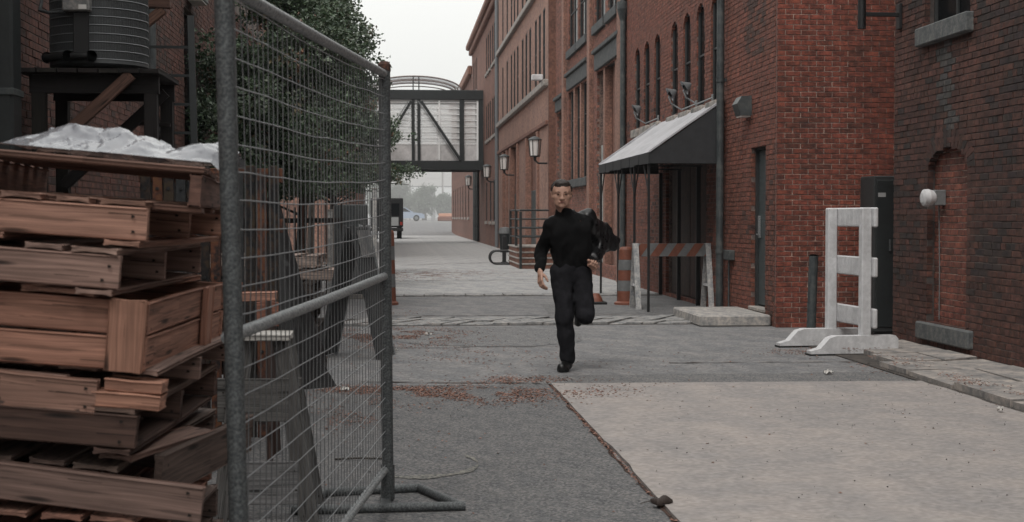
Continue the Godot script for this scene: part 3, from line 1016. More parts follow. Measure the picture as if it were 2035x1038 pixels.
func make_far_right() -> void:
	# the pale brick building with lanterns
	var T := thing("brick_building", "pale pinkish brick building with rows of slit windows behind the steps", "building")
	var zf := -63.5
	var o := Vector3(XE, 0, zf)
	var ops := []
	for fl in [[5.62, 7.9], [8.8, 11.0]]:
		for z in [61.0, 58.6, 56.4, 54.95, 53.5, 51.4, 49.95, 48.5, 46.5, 45.2, 43.9]:
			ops.append({"u0": 63.5 - z - 0.36, "u1": 63.5 - z + 0.36, "v0": fl[0], "v1": fl[1]})
	var lows := []
	for q in [[60.5, 58.2], [56.6, 53.0], [49.6, 45.4]]:
		lows.append({"u0": 63.5 - q[0], "u1": 63.5 - q[1], "v0": 0.02, "v1": 4.2})
	wall(T, o, Vector3.BACK, Vector3.LEFT, 20.9, 13.0, ops + lows, {"mortar": M.far_brick, "bricks": false, "thick": 0.5})
	shell(T, Vector3(XE + 0.5, 0, -63.49), Vector3(13, 13, -42.65))
	var g := Geo.new()
	g.bb(Vector3(XE + 0.01, 0, -42.63), Vector3(12.9, 12.99, -42.61))
	part(T, "wall", g, M.far_brick2)
	for w in ops: window(T, o, Vector3.BACK, Vector3.LEFT, w, 0.03, 1, 2, M.frame_dark)
	for y in [5.4, 8.6]:
		g = Geo.new()
		g.bb(Vector3(XE - 0.14, y, zf + 0.1), Vector3(XE + 0.02, y + 0.2, -42.7), 0.02)
		part(T, "sill_band", g, M.stone)
	g = Geo.new()
	g.bb(Vector3(XE - 0.08, 4.22, zf + 0.1), Vector3(XE + 0.02, 4.36, -42.7), 0.02)
	part(T, "lintel_band", g, M.far_brick2)
	for w in lows:
		g = Geo.new()
		g.bb(Vector3(XE + 0.15, w.v0, zf + w.u0 + 0.01), Vector3(XE + 0.2, 4.19, zf + w.u1 - 0.01))
		part(T, "entry_back", g, M.far_brick2)
		g = Geo.new()
		var dz: float = zf + w.u0 + 0.5
		g.bb(Vector3(XE + 0.10, w.v0, dz), Vector3(XE + 0.148, w.v0 + 2.3, dz + 1.5), 0.01)
		part(T, "door", g, M.door_grey)
		for s in [w.u0 + 0.12, w.u1 - 0.12]:
			g = Geo.new()
			g.bb(Vector3(XE - 0.08, w.v0, zf + s - 0.18), Vector3(XE + 0.149, 4.18, zf + s + 0.18), 0.02)
			part(T, "pier", g, M.pier)
	T = thing("downpipe", "grey rainwater pipe at the corner of the pale brick building", "pipe", Vector3(XE - 0.08, 0, -63.6))
	g = Geo.new()
	g.tube([Vector3(0, 0.05, 0), Vector3(0, 11.4, 0)], 0.09, 8)
	part(T, "tube", g, mat(0.16, 0.17, 0.18, 0.6))
	# the long building beyond it
	T = thing("brick_building", "long brown brick building with heavy cornice where the skywalk lands", "building")
	zf = -86.0
	o = Vector3(XE, 0, zf)
	ops = []
	for fl in [[5.3, 7.1], [8.7, 10.6]]:
		for z in [84.2, 82.6, 81.0, 72.0, 70.6, 69.2, 67.4, 66.2, 65.0]:
			ops.append({"u0": 86.0 - z - 0.4, "u1": 86.0 - z + 0.4, "v0": fl[0], "v1": fl[1]})
	for z in [83.0, 72.0, 69.0, 66.5]: ops.append({"u0": 86.0 - z - 0.5, "u1": 86.0 - z + 0.5, "v0": 1.2, "v1": 3.2})
	wall(T, o, Vector3.BACK, Vector3.LEFT, 22.2, 11.7, ops, {"mortar": M.far_brick2, "bricks": false, "thick": 0.4})
	shell(T, Vector3(XE + 0.4, 0, -85.99), Vector3(13, 11.7, -63.85))
	for w in ops: window(T, o, Vector3.BACK, Vector3.LEFT, w, 0.03, 1, 2, M.frame_dark, 0.15, M.stone)
	g = Geo.new()
	g.bb(Vector3(XE - 0.2, 11.2, zf + 0.02), Vector3(XE + 0.02, 11.5, -63.7), 0.05)
	g.bb(Vector3(XE - 0.38, 11.501, zf + 0.02), Vector3(XE + 0.02, 11.85, -63.7), 0.08)
	part(T, "cornice", g, M.pier)
	g = Geo.new()
	g.bb(Vector3(XE + 0.02, 0, -86.03), Vector3(12.9, 11.69, -86.0))
	part(T, "wall", g, M.far_brick2)
	for q in [[82.1, "farthest of the thin pipes past the skywalk on brown brick"], [80.2, "middle thin pipe past the skywalk on brown brick"], [78.5, "thin pipe on brown brick right behind the skywalk"]]:
		var D := thing("downpipe", q[1], "pipe", Vector3(XE - 0.08, 0, -q[0]), 0.0, "thin pipes near the skywalk")
		g = Geo.new()
		g.tube([Vector3(0, 0.05, 0), Vector3(0, 8.0, 0)], 0.09, 8)
		part(D, "tube", g, M.pipe)
	T = thing("brick_building", "lower brick building at the mouth of the alley", "building")
	o = Vector3(XE, 0, -118.0)
	ops = []
	for z in [114.0, 110.0, 106.0, 102.0, 98.0, 94.0, 90.0]:
		ops.append({"u0": 118.0 - z - 0.6, "u1": 118.0 - z + 0.6, "v0": 5.2, "v1": 7.4})
		ops.append({"u0": 118.0 - z - 0.6, "u1": 118.0 - z + 0.6, "v0": 1.4, "v1": 3.6})
	wall(T, o, Vector3.BACK, Vector3.LEFT, 31.9, 10.5, ops, {"mortar": mat(0.15, 0.075, 0.057, 0.92, "brick", 0.5), "bricks": false, "thick": 0.4})
	shell(T, Vector3(XE + 0.4, 0, -117.99), Vector3(13, 10.5, -86.2))
	for w in ops: window(T, o, Vector3.BACK, Vector3.LEFT, w, 0.04, 2, 2, M.frame_dark, 0.15, M.stone)
	g = Geo.new()
	g.bb(Vector3(XE - 0.25, 10.1, -117.9), Vector3(XE + 0.02, 10.65, -86.1), 0.05)
	part(T, "cornice", g, M.pier)

func make_left_buildings() -> void:
	var T := thing("brick_building", "dark brick building on the side with the raised tank", "building")
	var tones := tone_set(0.095, 0.043, 0.033, 0.34, 0.5)
	var nz := noise(71, 0.4)
	var st := func(u: float, v: float, r: float) -> int: return int(r * 5.0 + 1.5 + nz.get_noise_2d(u, v) * 4.0)
	var o := Vector3(XL, 0, 8.0)
	var ops := [{"u0": 28.4, "u1": 29.5, "v0": 0.3, "v1": 4.4}, {"u0": 32.5, "u1": 33.7, "v0": 1.0, "v1": 3.8}, {"u0": 36.5, "u1": 37.7, "v0": 1.0, "v1": 3.8}]
	wall(T, o, Vector3.FORWARD, Vector3.RIGHT, 40.0, 7.5, ops, {"tones": tones, "mortar": mat(0.17, 0.14, 0.125, 0.95, "stain", 0.8), "stain": st, "own": 300, "seed": 29, "vmax": 5.2})
	shell(T, Vector3(-11.0, 0, -31.99), Vector3(XL - 0.3, 7.5, 7.99))
	var g := Geo.new()
	g.bb(Vector3(-10.9, 0, 7.992), Vector3(XL - 0.06, 7.49, 8.01))
	g.bb(Vector3(-10.9, 0, -32.02), Vector3(XL - 0.06, 7.49, -31.995))
	part(T, "wall", g, M.far_brick2)
	for w in ops: window(T, o, Vector3.FORWARD, Vector3.RIGHT, w, 0.08, 1, 3, M.frame_dark, 0.14, M.stone_dark)
	g = Geo.new()
	g.bb(Vector3(XL, 0, -10.6), Vector3(XL + 0.05, 7.4, -9.8), 0.01)
	part(T, "stone_pier", g, mat(0.34, 0.31, 0.29, 0.9, "stain", 0.8))
	T = thing("downpipe", "wide dark square downpipe on brick left of the raised tank", "pipe", Vector3(XL, 0, -10.78))
	g = Geo.new()
	g.bb(Vector3(0.01, 0.05, -0.13), Vector3(0.19, 7.3, 0.13), 0.02)
	part(T, "tube", g, M.steel_dark)
	for y in [2.3, 3.3]:
		g = Geo.new()
		g.bb(Vector3(0.0, y, -0.15), Vector3(0.2, y + 0.05, 0.15), 0.004)
		part(T, "bracket", g, M.pipe)
	T = thing("downpipe", "thin dark pipe down the brick wall behind the ladder", "pipe", Vector3(XL + 0.08, 0, -17.2))
	g = Geo.new()
	g.tube([Vector3(0, 0.05, 0), Vector3(0, 7.2, 0)], 0.06, 8)
	part(T, "tube", g, M.pipe)
	T = thing("wall_lamp", "pale box lamp on brick wall above the tall dark window", "lamp", Vector3(XL, 4.62, -20.9))
	g = Geo.new()
	g.bb(Vector3(0.0, -0.09, -0.3), Vector3(0.24, 0.09, 0.3), 0.02)
	part(T, "housing", g, mat(0.2, 0.21, 0.21, 0.6, "faint", 1.0))
	g = Geo.new()
	g.bb(Vector3(0.02, -0.105, -0.26), Vector3(0.22, -0.091, 0.26))
	part(T, "lens", g, M.lamp_glass)
	# brick building behind the trees, where the skywalk starts
	T = thing("brick_building", "brick building behind the trees at the skywalk's hidden end", "building")
	o = Vector3(-1.75, 0, -46.0)
	ops = []
	for z in [50.0, 54.0, 58.0, 62.0, 66.0, 70.0]:
		ops.append({"u0": z - 46.6, "u1": z - 45.4, "v0": 1.2, "v1": 3.4})
		ops.append({"u0": z - 46.6, "u1": z - 45.4, "v0": 5.0, "v1": 7.4})
	wall(T, o, Vector3.FORWARD, Vector3.RIGHT, 33.0, 9.0, ops, {"mortar": M.far_brick, "bricks": false, "thick": 0.4})
	shell(T, Vector3(-11, 0, -78.99), Vector3(-2.15, 9.0, -46.02))
	g = Geo.new()
	g.bb(Vector3(-10.9, 0, -46.015), Vector3(-1.76, 8.99, -46.0))
	part(T, "wall", g, M.far_brick)
	for w in ops: window(T, o, Vector3.FORWARD, Vector3.RIGHT, w, 0.04, 2, 2, M.frame_dark, 0.15, M.stone)

func make_skywalk() -> void:
	var T := thing("skywalk", "glazed steel footbridge with arched tube roof crossing the alley", "footbridge", Vector3(0, 0, -74.0))
	var x0 := -1.7
	var x1 := 4.55
	var g := Geo.new()
	for f in [0.0, -3.2]:
		for y in [[3.87, 4.36], [7.55, 8.05]]:
			g = Geo.new()
			g.bb(Vector3(x0, y[0], f - 0.15), Vector3(x1, y[1], f + 0.15), 0.02)
			part(T, "beam", g, M.steel_dark)
		for x in [-1.2, 0.88, 1.18, 3.42, 4.42]:
			g = Geo.new()
			g.bb(Vector3(x - (0.08 if x < 2.0 else 0.12), 4.361, f - 0.11), Vector3(x + (0.08 if x < 2.0 else 0.12), 7.549, f + 0.11))
			part(T, "post", g, M.steel_dark)
	for q in [[1.3, 7.45, 3.35, 4.4], [0.78, 7.45, -1.1, 4.4]]:
		g = Geo.new()
		g.bar(Vector3(q[0], q[1], 0.17), Vector3(q[2], q[3], 0.17), 0.1, 0.14, 0.0)
		part(T, "brace", g, M.steel_dark)
		g = Geo.new()
		g.bar(Vector3(q[0] - 0.16, q[1], 0.2), Vector3(q[2] - 0.16, q[3], 0.2), 0.05, 0.05, 0.0)
		part(T, "brace", g, M.zinc)
	g = Geo.new()
	g.bb(Vector3(x0, 4.1, -3.04), Vector3(x1, 4.3, -0.16))
	part(T, "deck", g, M.steel_dark)
	for f in [-0.02, -3.18]:
		g = Geo.new()
		g.bb(Vector3(x0, 4.37, f - 0.03), Vector3(x1, 5.2, f + 0.03))
		part(T, "lower_panel", g, M.bridge_panel)
		g = Geo.new()
		g.bb(Vector3(x0, 5.21, f - 0.01), Vector3(x1, 7.54, f + 0.01))
		part(T, "glazing", g, M.bridge_glass)
		for k in 8:
			g = Geo.new()
			g.bb(Vector3(x0, 5.21 + k * 0.31, f + 0.02), Vector3(x1, 5.255 + k * 0.31, f + 0.055))
			part(T, "glazing_bar", g, M.bridge_white)
		for x in [2.2, 4.2]:
			g = Geo.new()
			g.bb(Vector3(x, 4.4, f + 0.056), Vector3(x + 0.09, 7.5, f + 0.09))
			part(T, "upright", g, M.bridge_white)
	for f in [0.1, -1.5, -3.2]:
		for rr in [[2.45, 0.72, 0.04], [2.15, 0.5, 0.03]]:
			var pts := []
			for i in 25:
				var a := PI * i / 24
				pts.append(Vector3(0.95 + cos(a) * rr[0], 8.04 + sin(a) * rr[1], f))
			g = Geo.new()
			g.tube(pts, rr[2], 6)
			part(T, "roof_arch", g, mat(0.2, 0.16, 0.15, 0.6))
	for x in [0.88, 1.18]:
		g = Geo.new()
		g.bb(Vector3(x - 0.03, 8.051, 0.05), Vector3(x + 0.03, 8.75, 0.12))
		part(T, "roof_post", g, M.steel_dark)
	g = Geo.new()
	for i in 12:
		var a0 := PI * i / 12
		var a1 := PI * (i + 1) / 12
		g.quad(Vector3(0.95 + cos(a0) * 2.42, 8.05 + sin(a0) * 0.68, 0.05), Vector3(0.95 + cos(a1) * 2.42, 8.05 + sin(a1) * 0.68, 0.05), Vector3(0.95 + cos(a1) * 2.42, 8.05 + sin(a1) * 0.68, -3.15), Vector3(0.95 + cos(a0) * 2.42, 8.05 + sin(a0) * 0.68, -3.15), Vector3(cos(a0), sin(a0), 0))
	part(T, "roof_glazing", g, M.bridge_glass)

# ---------- timber ----------
# a sawn board, grain along x, slightly warped and worn
func plank_mesh(L: float, h: float, w: float, tone: Color, sd: int, wear := 1.0) -> ArrayMesh:
	var r := RandomNumberGenerator.new()
	r.seed = sd
	var g := Geo.new()
	var segs := 5
	var ch := 0.004 * wear
	var bow := r.randf_range(-0.004, 0.004) * wear
	var rings := []
	for i in segs + 1:
		var t := float(i) / segs
		var x := (t - 0.5) * L
		if i == 0 or i == segs: x += 0.0
		var dy := bow * sin(t * PI) + r.randf_range(-0.0008, 0.0008) * wear
		var dz := r.randf_range(-0.001, 0.001) * wear
		var hy := h * 0.5
		var hz := w * 0.5
		var q := []
		for p in [[1, 1, 0], [1, 1, 1], [1, -1, 1], [1, -1, 0], [-1, -1, 0], [-1, -1, 1], [-1, 1, 1], [-1, 1, 0]]:
			var yy: float = p[0] * (hy - (ch if p[2] == 1 else 0.0))
			var zz: float = p[1] * (hz - (ch if p[2] == 0 else 0.0))
			q.append(Vector3(x + (r.randf_range(-0.003, 0.003) * wear if i == 0 or i == segs else 0.0), yy + dy + r.randf_range(-0.0006, 0.0006) * wear, zz + dz))
		rings.append(q)
	var f := r.randf_range(0.82, 1.16)
	g.col = Color(tone.r * f, tone.g * f, tone.b * f)
	for i in segs:
		for k in 8:
			var a: Vector3 = rings[i][k]
			var b: Vector3 = rings[i][(k + 1) % 8]
			var out := (a + b) * 0.5
			out.x = 0.0
			g.quad(a, rings[i + 1][k], rings[i + 1][(k + 1) % 8], b, out)
	for e in [0, segs]:
		var cc := Vector3.ZERO
		for k in 8: cc += rings[e][k] / 8.0
		for k in 8: g.tri(cc, rings[e][k], rings[e][(k + 1) % 8], Vector3(-1 if e == 0 else 1, 0, 0))
	# nail heads near the ends, and a few splits along the grain
	var flat_side: bool = w > h
	var half := (w if flat_side else h) * 0.5
	var out := h * 0.5 + 0.0028 if flat_side else w * 0.5 + 0.0028
	if half > 0.03 and L > 0.25:
		g.col = Color(0.03, 0.022, 0.018)
		for e in [-1.0, 1.0]:
			for q in 2:
				var cx: float = e * (L * 0.5 - r.randf_range(0.015, 0.045))
				var cy := half * (r.randf_range(0.25, 0.7) if q == 0 else r.randf_range(-0.7, -0.25))
				nail(g, flat_side, cx, cy, out, 0.0045, 0.0045)
		for q in 2:
			nail(g, flat_side, r.randf_range(-0.45, 0.45) * L, half * r.randf_range(-0.7, 0.7), out, r.randf_range(0.03, 0.09), 0.0009)
		var se := -1.0 if r.randf() < 0.5 else 1.0
		nail(g, flat_side, se * (L * 0.5 - 0.05), half * r.randf_range(-0.6, 0.6), out, 0.05, 0.0013)
	return g.mesh(M["wood%d" % (sd % 4)])

# a dark mark set in a board's broad faces: lx long, ly high
func nail(g: Geo, flat_side: bool, cx: float, cy: float, out: float, lx: float, ly: float) -> void:
	for s in [-1.0, 1.0]:
		if flat_side: g.quad(Vector3(cx - lx, s * out, cy - ly), Vector3(cx + lx, s * out, cy - ly * 0.6), Vector3(cx + lx, s * out, cy + ly * 0.6), Vector3(cx - lx, s * out, cy + ly), Vector3(0, s, 0))
		else: g.quad(Vector3(cx - lx, cy - ly, s * out), Vector3(cx + lx, cy - ly * 0.6, s * out), Vector3(cx + lx, cy + ly * 0.6, s * out), Vector3(cx - lx, cy + ly, s * out), Vector3(0, 0, s))

var plank_no := 100
func plank(T: Node, called: String, a: Vector3, b: Vector3, h: float, w: float, tone: Color, wear := 1.0) -> MeshInstance3D:
	plank_no += 1
	var x := (b - a).normalized()
	var z := x.cross(Vector3.UP)
	if z.length() < 0.01: z = Vector3.BACK
	z = z.normalized()
	return put(T, called, plank_mesh(a.distance_to(b), h, w, tone, plank_no, wear), Transform3D(Basis(x, z.cross(x), z), (a + b) * 0.5))

# wood tones, linear, over the texture mean
func wt(r: float, g: float, b: float) -> Color:
	return Color(r / TM, g / TM, b / TM)

# stringers along x, deck boards along z; local origin at the middle of the base
func pallet(label: String, at: Vector3, turn: Vector3, tone: Color, o := {}) -> Node3D:
	var T := thing("wooden_pallet", label, "pallet", at, 0.0, o.get("group", "wooden pallets in the tall stack"))
	T.rotation = turn
	var L: float = o.get("L", 1.2)
	var D: float = o.get("D", 1.14)
	var sh: float = o.get("sh", 0.089)
	var bt := 0.018
	var r := RandomNumberGenerator.new()
	r.seed = plank_no + 7
	var skip: Array = o.get("skip", [])
	var swap: bool = o.get("swap", false)
	var R := func(a: float, y: float, b: float) -> Vector3: return Vector3(b, y, a) if swap else Vector3(a, y, b)
	var A := D if swap else L     # stringer length
	var B := L if swap else D
	var k := 0
	for z in [B * 0.5 - 0.02, 0.0, -B * 0.5 + 0.02]:
		if not ("s%d" % k) in skip:
			plank(T, "stringer", R.call(-A * 0.5, bt + sh * 0.5, z), R.call(A * 0.5, bt + sh * 0.5, z), sh, 0.038, tone)
		k += 1
	var nt: int = o.get("top", 9)
	for i in nt:
		if ("t%d" % i) in skip: continue
		var w := r.randf_range(0.085, 0.125) if i > 0 and i < nt - 1 else 0.125
		var x := lerpf(-A * 0.5 + 0.065, A * 0.5 - 0.065, float(i) / (nt - 1))
		plank(T, "deck_board", R.call(x, bt + sh + bt * 0.5 + 0.001, B * 0.5 + r.randf_range(-0.012, 0.004)), R.call(x, bt + sh + bt * 0.5 + 0.001, -B * 0.5 + r.randf_range(-0.004, 0.012)), bt, w, tone.lerp(wt(0.2, 0.15, 0.13), r.randf_range(0, 0.4)))
	for i in o.get("bottom", 4):
		if ("b%d" % i) in skip: continue
		var x := lerpf(-A * 0.5 + 0.06, A * 0.5 - 0.06, float(i) / (o.get("bottom", 4) - 1))
		plank(T, "bottom_board", R.call(x, bt * 0.5 - 0.001, B * 0.5), R.call(x, bt * 0.5 - 0.001, -B * 0.5), bt, 0.1, tone)
	return T

func make_pallet_stack() -> void:
	var tan := wt(0.40, 0.215, 0.155)
	var red := wt(0.29, 0.15, 0.112)
	var grey := wt(0.26, 0.172, 0.145)
	var dark := wt(0.10, 0.06, 0.048)
	var dk2 := wt(0.135, 0.095, 0.083)
	var roll := -0.078
	var rt := 0.6 * sin(-roll)
	# centre from the near right corner (x, z) at height y of its foot
	var at := func(x: float, y: float, z: float, L := 1.2, D := 1.14, yaw := -0.06) -> Vector3: return Vector3(x - L * 0.5 + 0.5 * D * -yaw, y + rt - 0.02, z - D * 0.5)
	pallet("weathered wooden pallet at the foot of the tall stack", at.call(-0.68, -0.045, -3.84), Vector3(0, -0.05, 0.0), dark)
	pallet("weathered wooden pallet second up from the foot of the tall stack", at.call(-0.70, 0.087, -3.80), Vector3(0, -0.07, -0.02), dk2)
	pallet("weathered wooden pallet third up from the foot of the tall stack", at.call(-0.66, 0.222, -3.84), Vector3(0, -0.04, -0.04), dark)
	pallet("dark wooden pallet fourth up in the tall stack", at.call(-0.69, 0.36, -3.82), Vector3(0, -0.06, -0.06), dk2)
	pallet("rough wooden pallet right under the broken tilted pallet", at.call(-0.70, 0.497, -3.80), Vector3(0, -0.05, roll), red, {"skip": ["s0"]})
	# tilted pallet whose front board hangs askew
	var T := pallet("tilted broken wooden pallet with a grey board hanging askew", at.call(-0.72, 0.645, -3.86), Vector3(0, -0.10, -0.10), dk2, {"skip": ["s0", "b3"]})
	plank(T, "stringer", Vector3(-0.55, 0.092, 0.60), Vector3(0.83, 0.048, 0.575), 0.098, 0.036, dk2.lerp(grey, 0.4))
	plank(T, "deck_board", Vector3(0.56, 0.132, 0.48), Vector3(0.66, 0.128, -0.1), 0.02, 0.1, grey)
	plank(T, "stringer", Vector3(0.66, 0.07, 0.40), Vector3(0.74, 0.075, -0.45), 0.13, 0.03, dk2)
	pallet("dark stained wooden pallet under the one with a snapped stringer", at.call(-0.69, 0.79, -3.80), Vector3(0, -0.06, roll), dark)
	T = pallet("wooden pallet with snapped front stringer below the crate", at.call(-0.64, 0.908, -3.86), Vector3(0, -0.06, roll - 0.01), grey, {"skip": ["s0", "b3"], "sh": 0.072, "top": 8})
	plank(T, "stringer", Vector3(-0.58, 0.056, 0.575), Vector3(0.36, 0.05, 0.575), 0.055, 0.036, grey)
	plank(T, "stringer", Vector3(0.18, 0.035, 0.612), Vector3(0.45, 0.03, 0.615), 0.092, 0.034, grey.lerp(tan, 0.4))
	plank(T, "block", Vector3(0.47, 0.066, 0.58), Vector3(0.62, 0.066, 0.58), 0.034, 0.08, tan)
	plank(T, "block", Vector3(0.44, 0.026, 0.585), Vector3(0.62, 0.026, 0.585), 0.042, 0.09, tan)
	# crate collar
	T = thing("wooden_crate", "open reddish wooden crate of paired boards in the pallet stack", "crate", at.call(-0.67, 1.008, -3.83))
	T.rotation = Vector3(0, -0.06, roll)
	for s in [1.0, -1.0]:
		for j in 2:
			plank(T, "side_board", Vector3(-0.6, 0.047 + j * 0.093, s * 0.555), Vector3(0.6, 0.047 + j * 0.093, s * 0.555), 0.089, 0.02, tan.lerp(red, 0.35 + 0.2 * j))
			plank(T, "end_board", Vector3(0.588 * s, 0.047 + j * 0.093, 0.54), Vector3(0.588 * s, 0.047 + j * 0.093, -0.54), 0.089, 0.02, tan.lerp(red, 0.2 + 0.3 * j))
		plank(T, "corner_post", Vector3(0.55 * s, 0.0, 0.576), Vector3(0.55 * s, 0.19, 0.576), 0.1, 0.02, tan)
		plank(T, "cleat", Vector3(0.61 * s, 0.0, -0.22), Vector3(0.61 * s, 0.19, -0.22), 0.022, 0.09, tan.lerp(red, 0.6))
	plank(T, "lid_board", Vector3(0.36, 0.20, 0.56), Vector3(0.42, 0.20, -0.55), 0.02, 0.2, tan.lerp(grey, 0.3))
	pallet("grey wooden pallet resting on the wooden crate", at.call(-0.735, 1.212, -3.80), Vector3(0, -0.055, roll), grey, {"skip": ["t6"]})
	pallet("tan wooden pallet second from the top of the stack", at.call(-0.665, 1.335, -3.84), Vector3(0, -0.06, roll + 0.005), tan.lerp(grey, 0.4), {"skip": ["t1"]})
	pallet("dark topmost pallet of the stack under the plastic sheet", Vector3(-1.175, 1.462, -4.4), Vector3(0, 0.07, -0.085), dark.lerp(red, 0.35), {"swap": true, "L": 1.22, "D": 1.1, "top": 7, "bottom": 3})
	make_plastic()

func make_plastic() -> void:
	var r := RandomNumberGenerator.new()
	r.seed = 77
	var f2 := FastNoiseLite.new()
	f2.seed = 78
	f2.frequency = 1.0
	var prof := [[0.0, 0.0], [0.05, 0.03], [0.16, 0.074], [0.3, 0.082], [0.5, 0.085], [0.58, 0.08], [0.66, 0.05], [0.72, 0.034], [0.78, 0.052], [0.86, 0.072], [0.95, 0.076], [1.0, 0.06]]
	# a few dozen crease points pull the film into facets
	var pins := []
	for i in 42: pins.append([Vector2(r.randf(), r.randf()), r.randf_range(-0.022, 0.022)])
	var nx := 120
	var nz := 60
	var P := []
	for i in nx + 1:
		var u := float(i) / nx
		var hp := 0.0
		for k in prof.size() - 1:
			if u >= prof[k][0] and u <= prof[k + 1][0]: hp = lerpf(prof[k][1], prof[k + 1][1], (u - prof[k][0]) / (prof[k + 1][0] - prof[k][0]))
		for j in nz + 1:
			var v := float(j) / nz
			# tent the film between the two nearest crease points
			var d1 := 9.0
			var d2 := 9.0
			var h1 := 0.0
			var h2 := 0.0
			for q in pins:
				var d: float = Vector2((u - q[0].x) * 2.0, v - q[0].y).length_squared()
				if d < d1:
					d2 = d1; h2 = h1
					d1 = d; h1 = q[1]
				elif d < d2:
					d2 = d; h2 = q[1]
			var w := sqrt(d1) / (sqrt(d1) + sqrt(d2) + 1e-6)
			var crease := 0.55 * lerpf(h1, h2, w) + 0.004 * (0.5 - absf(0.5 - w) * 2.0)
			var x := lerpf(-1.09, -0.475, u) + 0.012 * f2.get_noise_2d(u * 3.0, v * 3.0)
			var z := lerpf(-3.90, -4.5, v) + 0.03 * f2.get_noise_2d(u * 4.0 + 40.0, v * 2.0) - 0.12 * u * (1.0 - v)
			var hump := minf(1.0, minf(v * 3.2, (1.0 - v) * 2.5))
			var deck := 1.596 - 0.088 * (x + 1.05)
			var y := deck + 0.004 + hp * hump * (0.82 + 0.35 * f2.get_noise_2d(u * 2.0 + 7.0, v * 2.0)) + crease * clampf(hump * 1.5, 0.25, 1.0) * (0.4 if u < 0.03 else 1.0)
			if u > 0.93 and v < 0.6: y -= (u - 0.93) * 0.9 * (0.6 - v)
			P.append(Vector3(x, maxf(y, deck + 0.003) if u < 0.93 else y, z))
	var g := Geo.new()
	var nn := []
	for i in nx + 1:
		for j in nz + 1:
			var a: Vector3 = P[mini(i + 1, nx) * (nz + 1) + j] - P[maxi(i - 1, 0) * (nz + 1) + j]
			var b: Vector3 = P[i * (nz + 1) + mini(j + 1, nz)] - P[i * (nz + 1) + maxi(j - 1, 0)]
			nn.append(a.cross(b).normalized())
	for i in P.size():
		g.v.push_back(P[i]); g.n.push_back(nn[i] if nn[i].y > 0 else -nn[i]); g.c.push_back(Color.WHITE)
	for i in nx:
		for j in nz:
			var a := i * (nz + 1) + j
			g.ix.append_array([a, a + 1, a + nz + 1, a + 1, a + nz + 2, a + nz + 1])
	single("plastic_sheet", g, M.plastic_sheet, "crumpled cloudy plastic sheet heaped on top of the pallet stack", "plastic sheet")

# ---------- the mesh fence panel ----------
func make_fence() -> void:
	var T := thing("mesh_fence_panel", "galvanised wire mesh fence panel with tubular frame standing beside the pallets", "fence", Vector3(-0.473, 0, -3.94))
	var e := Vector3(0.416, 0, -2.9)
	var L := e.length()
	var d := e / L
	var Q := func(t: float, y: float) -> Vector3: return d * t + Vector3.UP * (y + 0.05 * (t / L - 1.0) + 0.0)
	var g := Geo.new()
	g.tube([Vector3(0.045, 0.0, 0), Vector3(0.02, 1.2, 0), Vector3(-0.004, 2.2, 0)], 0.0265, 14)
	part(T, "post", g, M.zinc_post)
	g = Geo.new()
	g.tube([d * L + Vector3(0.012, 0.02, 0), d * L + Vector3(0.005, 1.0, 0), d * L + Vector3(0, 2.125, 0)], 0.0285, 14)
	var fp := part(T, "post", g, M.zinc_post)
	g = Geo.new()
	g.lathe([Vector2(0.0285, 0), Vector2(0.031, 0), Vector2(0.031, 0.03), Vector2(0.02, 0.045), Vector2(0, 0.048)], 14, Transform3D(Basis.IDENTITY, d * L + Vector3(0, 2.105, 0)))
	part(fp, "cap", g, M.rust)
	for y in [2.09, 1.115, 0.175]:
		g = Geo.new()
		g.tube([Q.call(0.02, y), Q.call(L * 0.5, y - 0.003), Q.call(L - 0.02, y)], 0.0195, 10)
		part(T, "rail", g, M.zinc)
	var f := noise(81, 0.8)
	var y := 0.20
	while y < 2.07:
		if absf(y - 1.115) > 0.03:
			g = Geo.new()
			var pts := []
			for i in 13:
				var t := L * i / 12.0
				var sag := -0.018 * sin(PI * i / 12.0) * (1.0 if y > 1.1 else 0.5)
				pts.append(Q.call(t, y + sag + 0.008 * f.get_noise_2d(t * 1.5, y * 3.0)) + Vector3(0.004, 0, 0))
			g.tube(pts, 0.0021, 5, false)
			part(T, "wire", g, M.zinc_wire)
		y += 0.081
	var t := 0.06
	while t < L - 0.03:
		g = Geo.new()
		var pts := []
		for i in 10:
			var yy := lerpf(0.185, 2.07, i / 9.0)
			var near := (1.0 - t / L)
			var bend := 0.05 * sin(i / 9.0 * TAU) * f.get_noise_1d(t * 2.0) + 0.03 * near * sin(i / 9.0 * PI)
			if i == 0 or i == 9: bend = 0.0
			pts.append(Q.call(t + bend, yy) - Vector3(0.003, 0, 0))
		g.tube(pts, 0.0019, 5, false)
		part(T, "wire", g, M.wire_dark)
		t += 0.068
	# foot frame of tube on the ground
	T = thing("fence_foot", "grey tubular steel foot frame on asphalt under the fence panel's far post", "fence foot", Vector3(-0.057, 0, -6.84))
	var c := [Vector3(-0.42, 0.024, 0.20), Vector3(0.36, 0.024, 0.17), Vector3(0.17, 0.024, -0.30), Vector3(-0.30, 0.024, -0.22)]
	for k in 4:
		g = Geo.new()
		g.tube([c[k] + (Vector3(-0.02, 0, 0) if k == 0 else Vector3.ZERO), c[(k + 1) % 4] + (Vector3(0.02, 0, 0) if k == 0 else Vector3.ZERO)], 0.023, 10)
		part(T, "tube", g, M.zinc_post)
	g = Geo.new()
	g.bar(Vector3(0, 0.024, 0.18), Vector3(0, 0.024, -0.27), 0.05, 0.03, 0.004)
	part(T, "cross_bar", g, M.zinc_post)
	g = Geo.new()
	g.tube([Vector3(0.012, 0.03, 0), Vector3(0.012, 0.2, 0)], 0.034, 12)
	part(T, "socket", g, M.zinc_post)

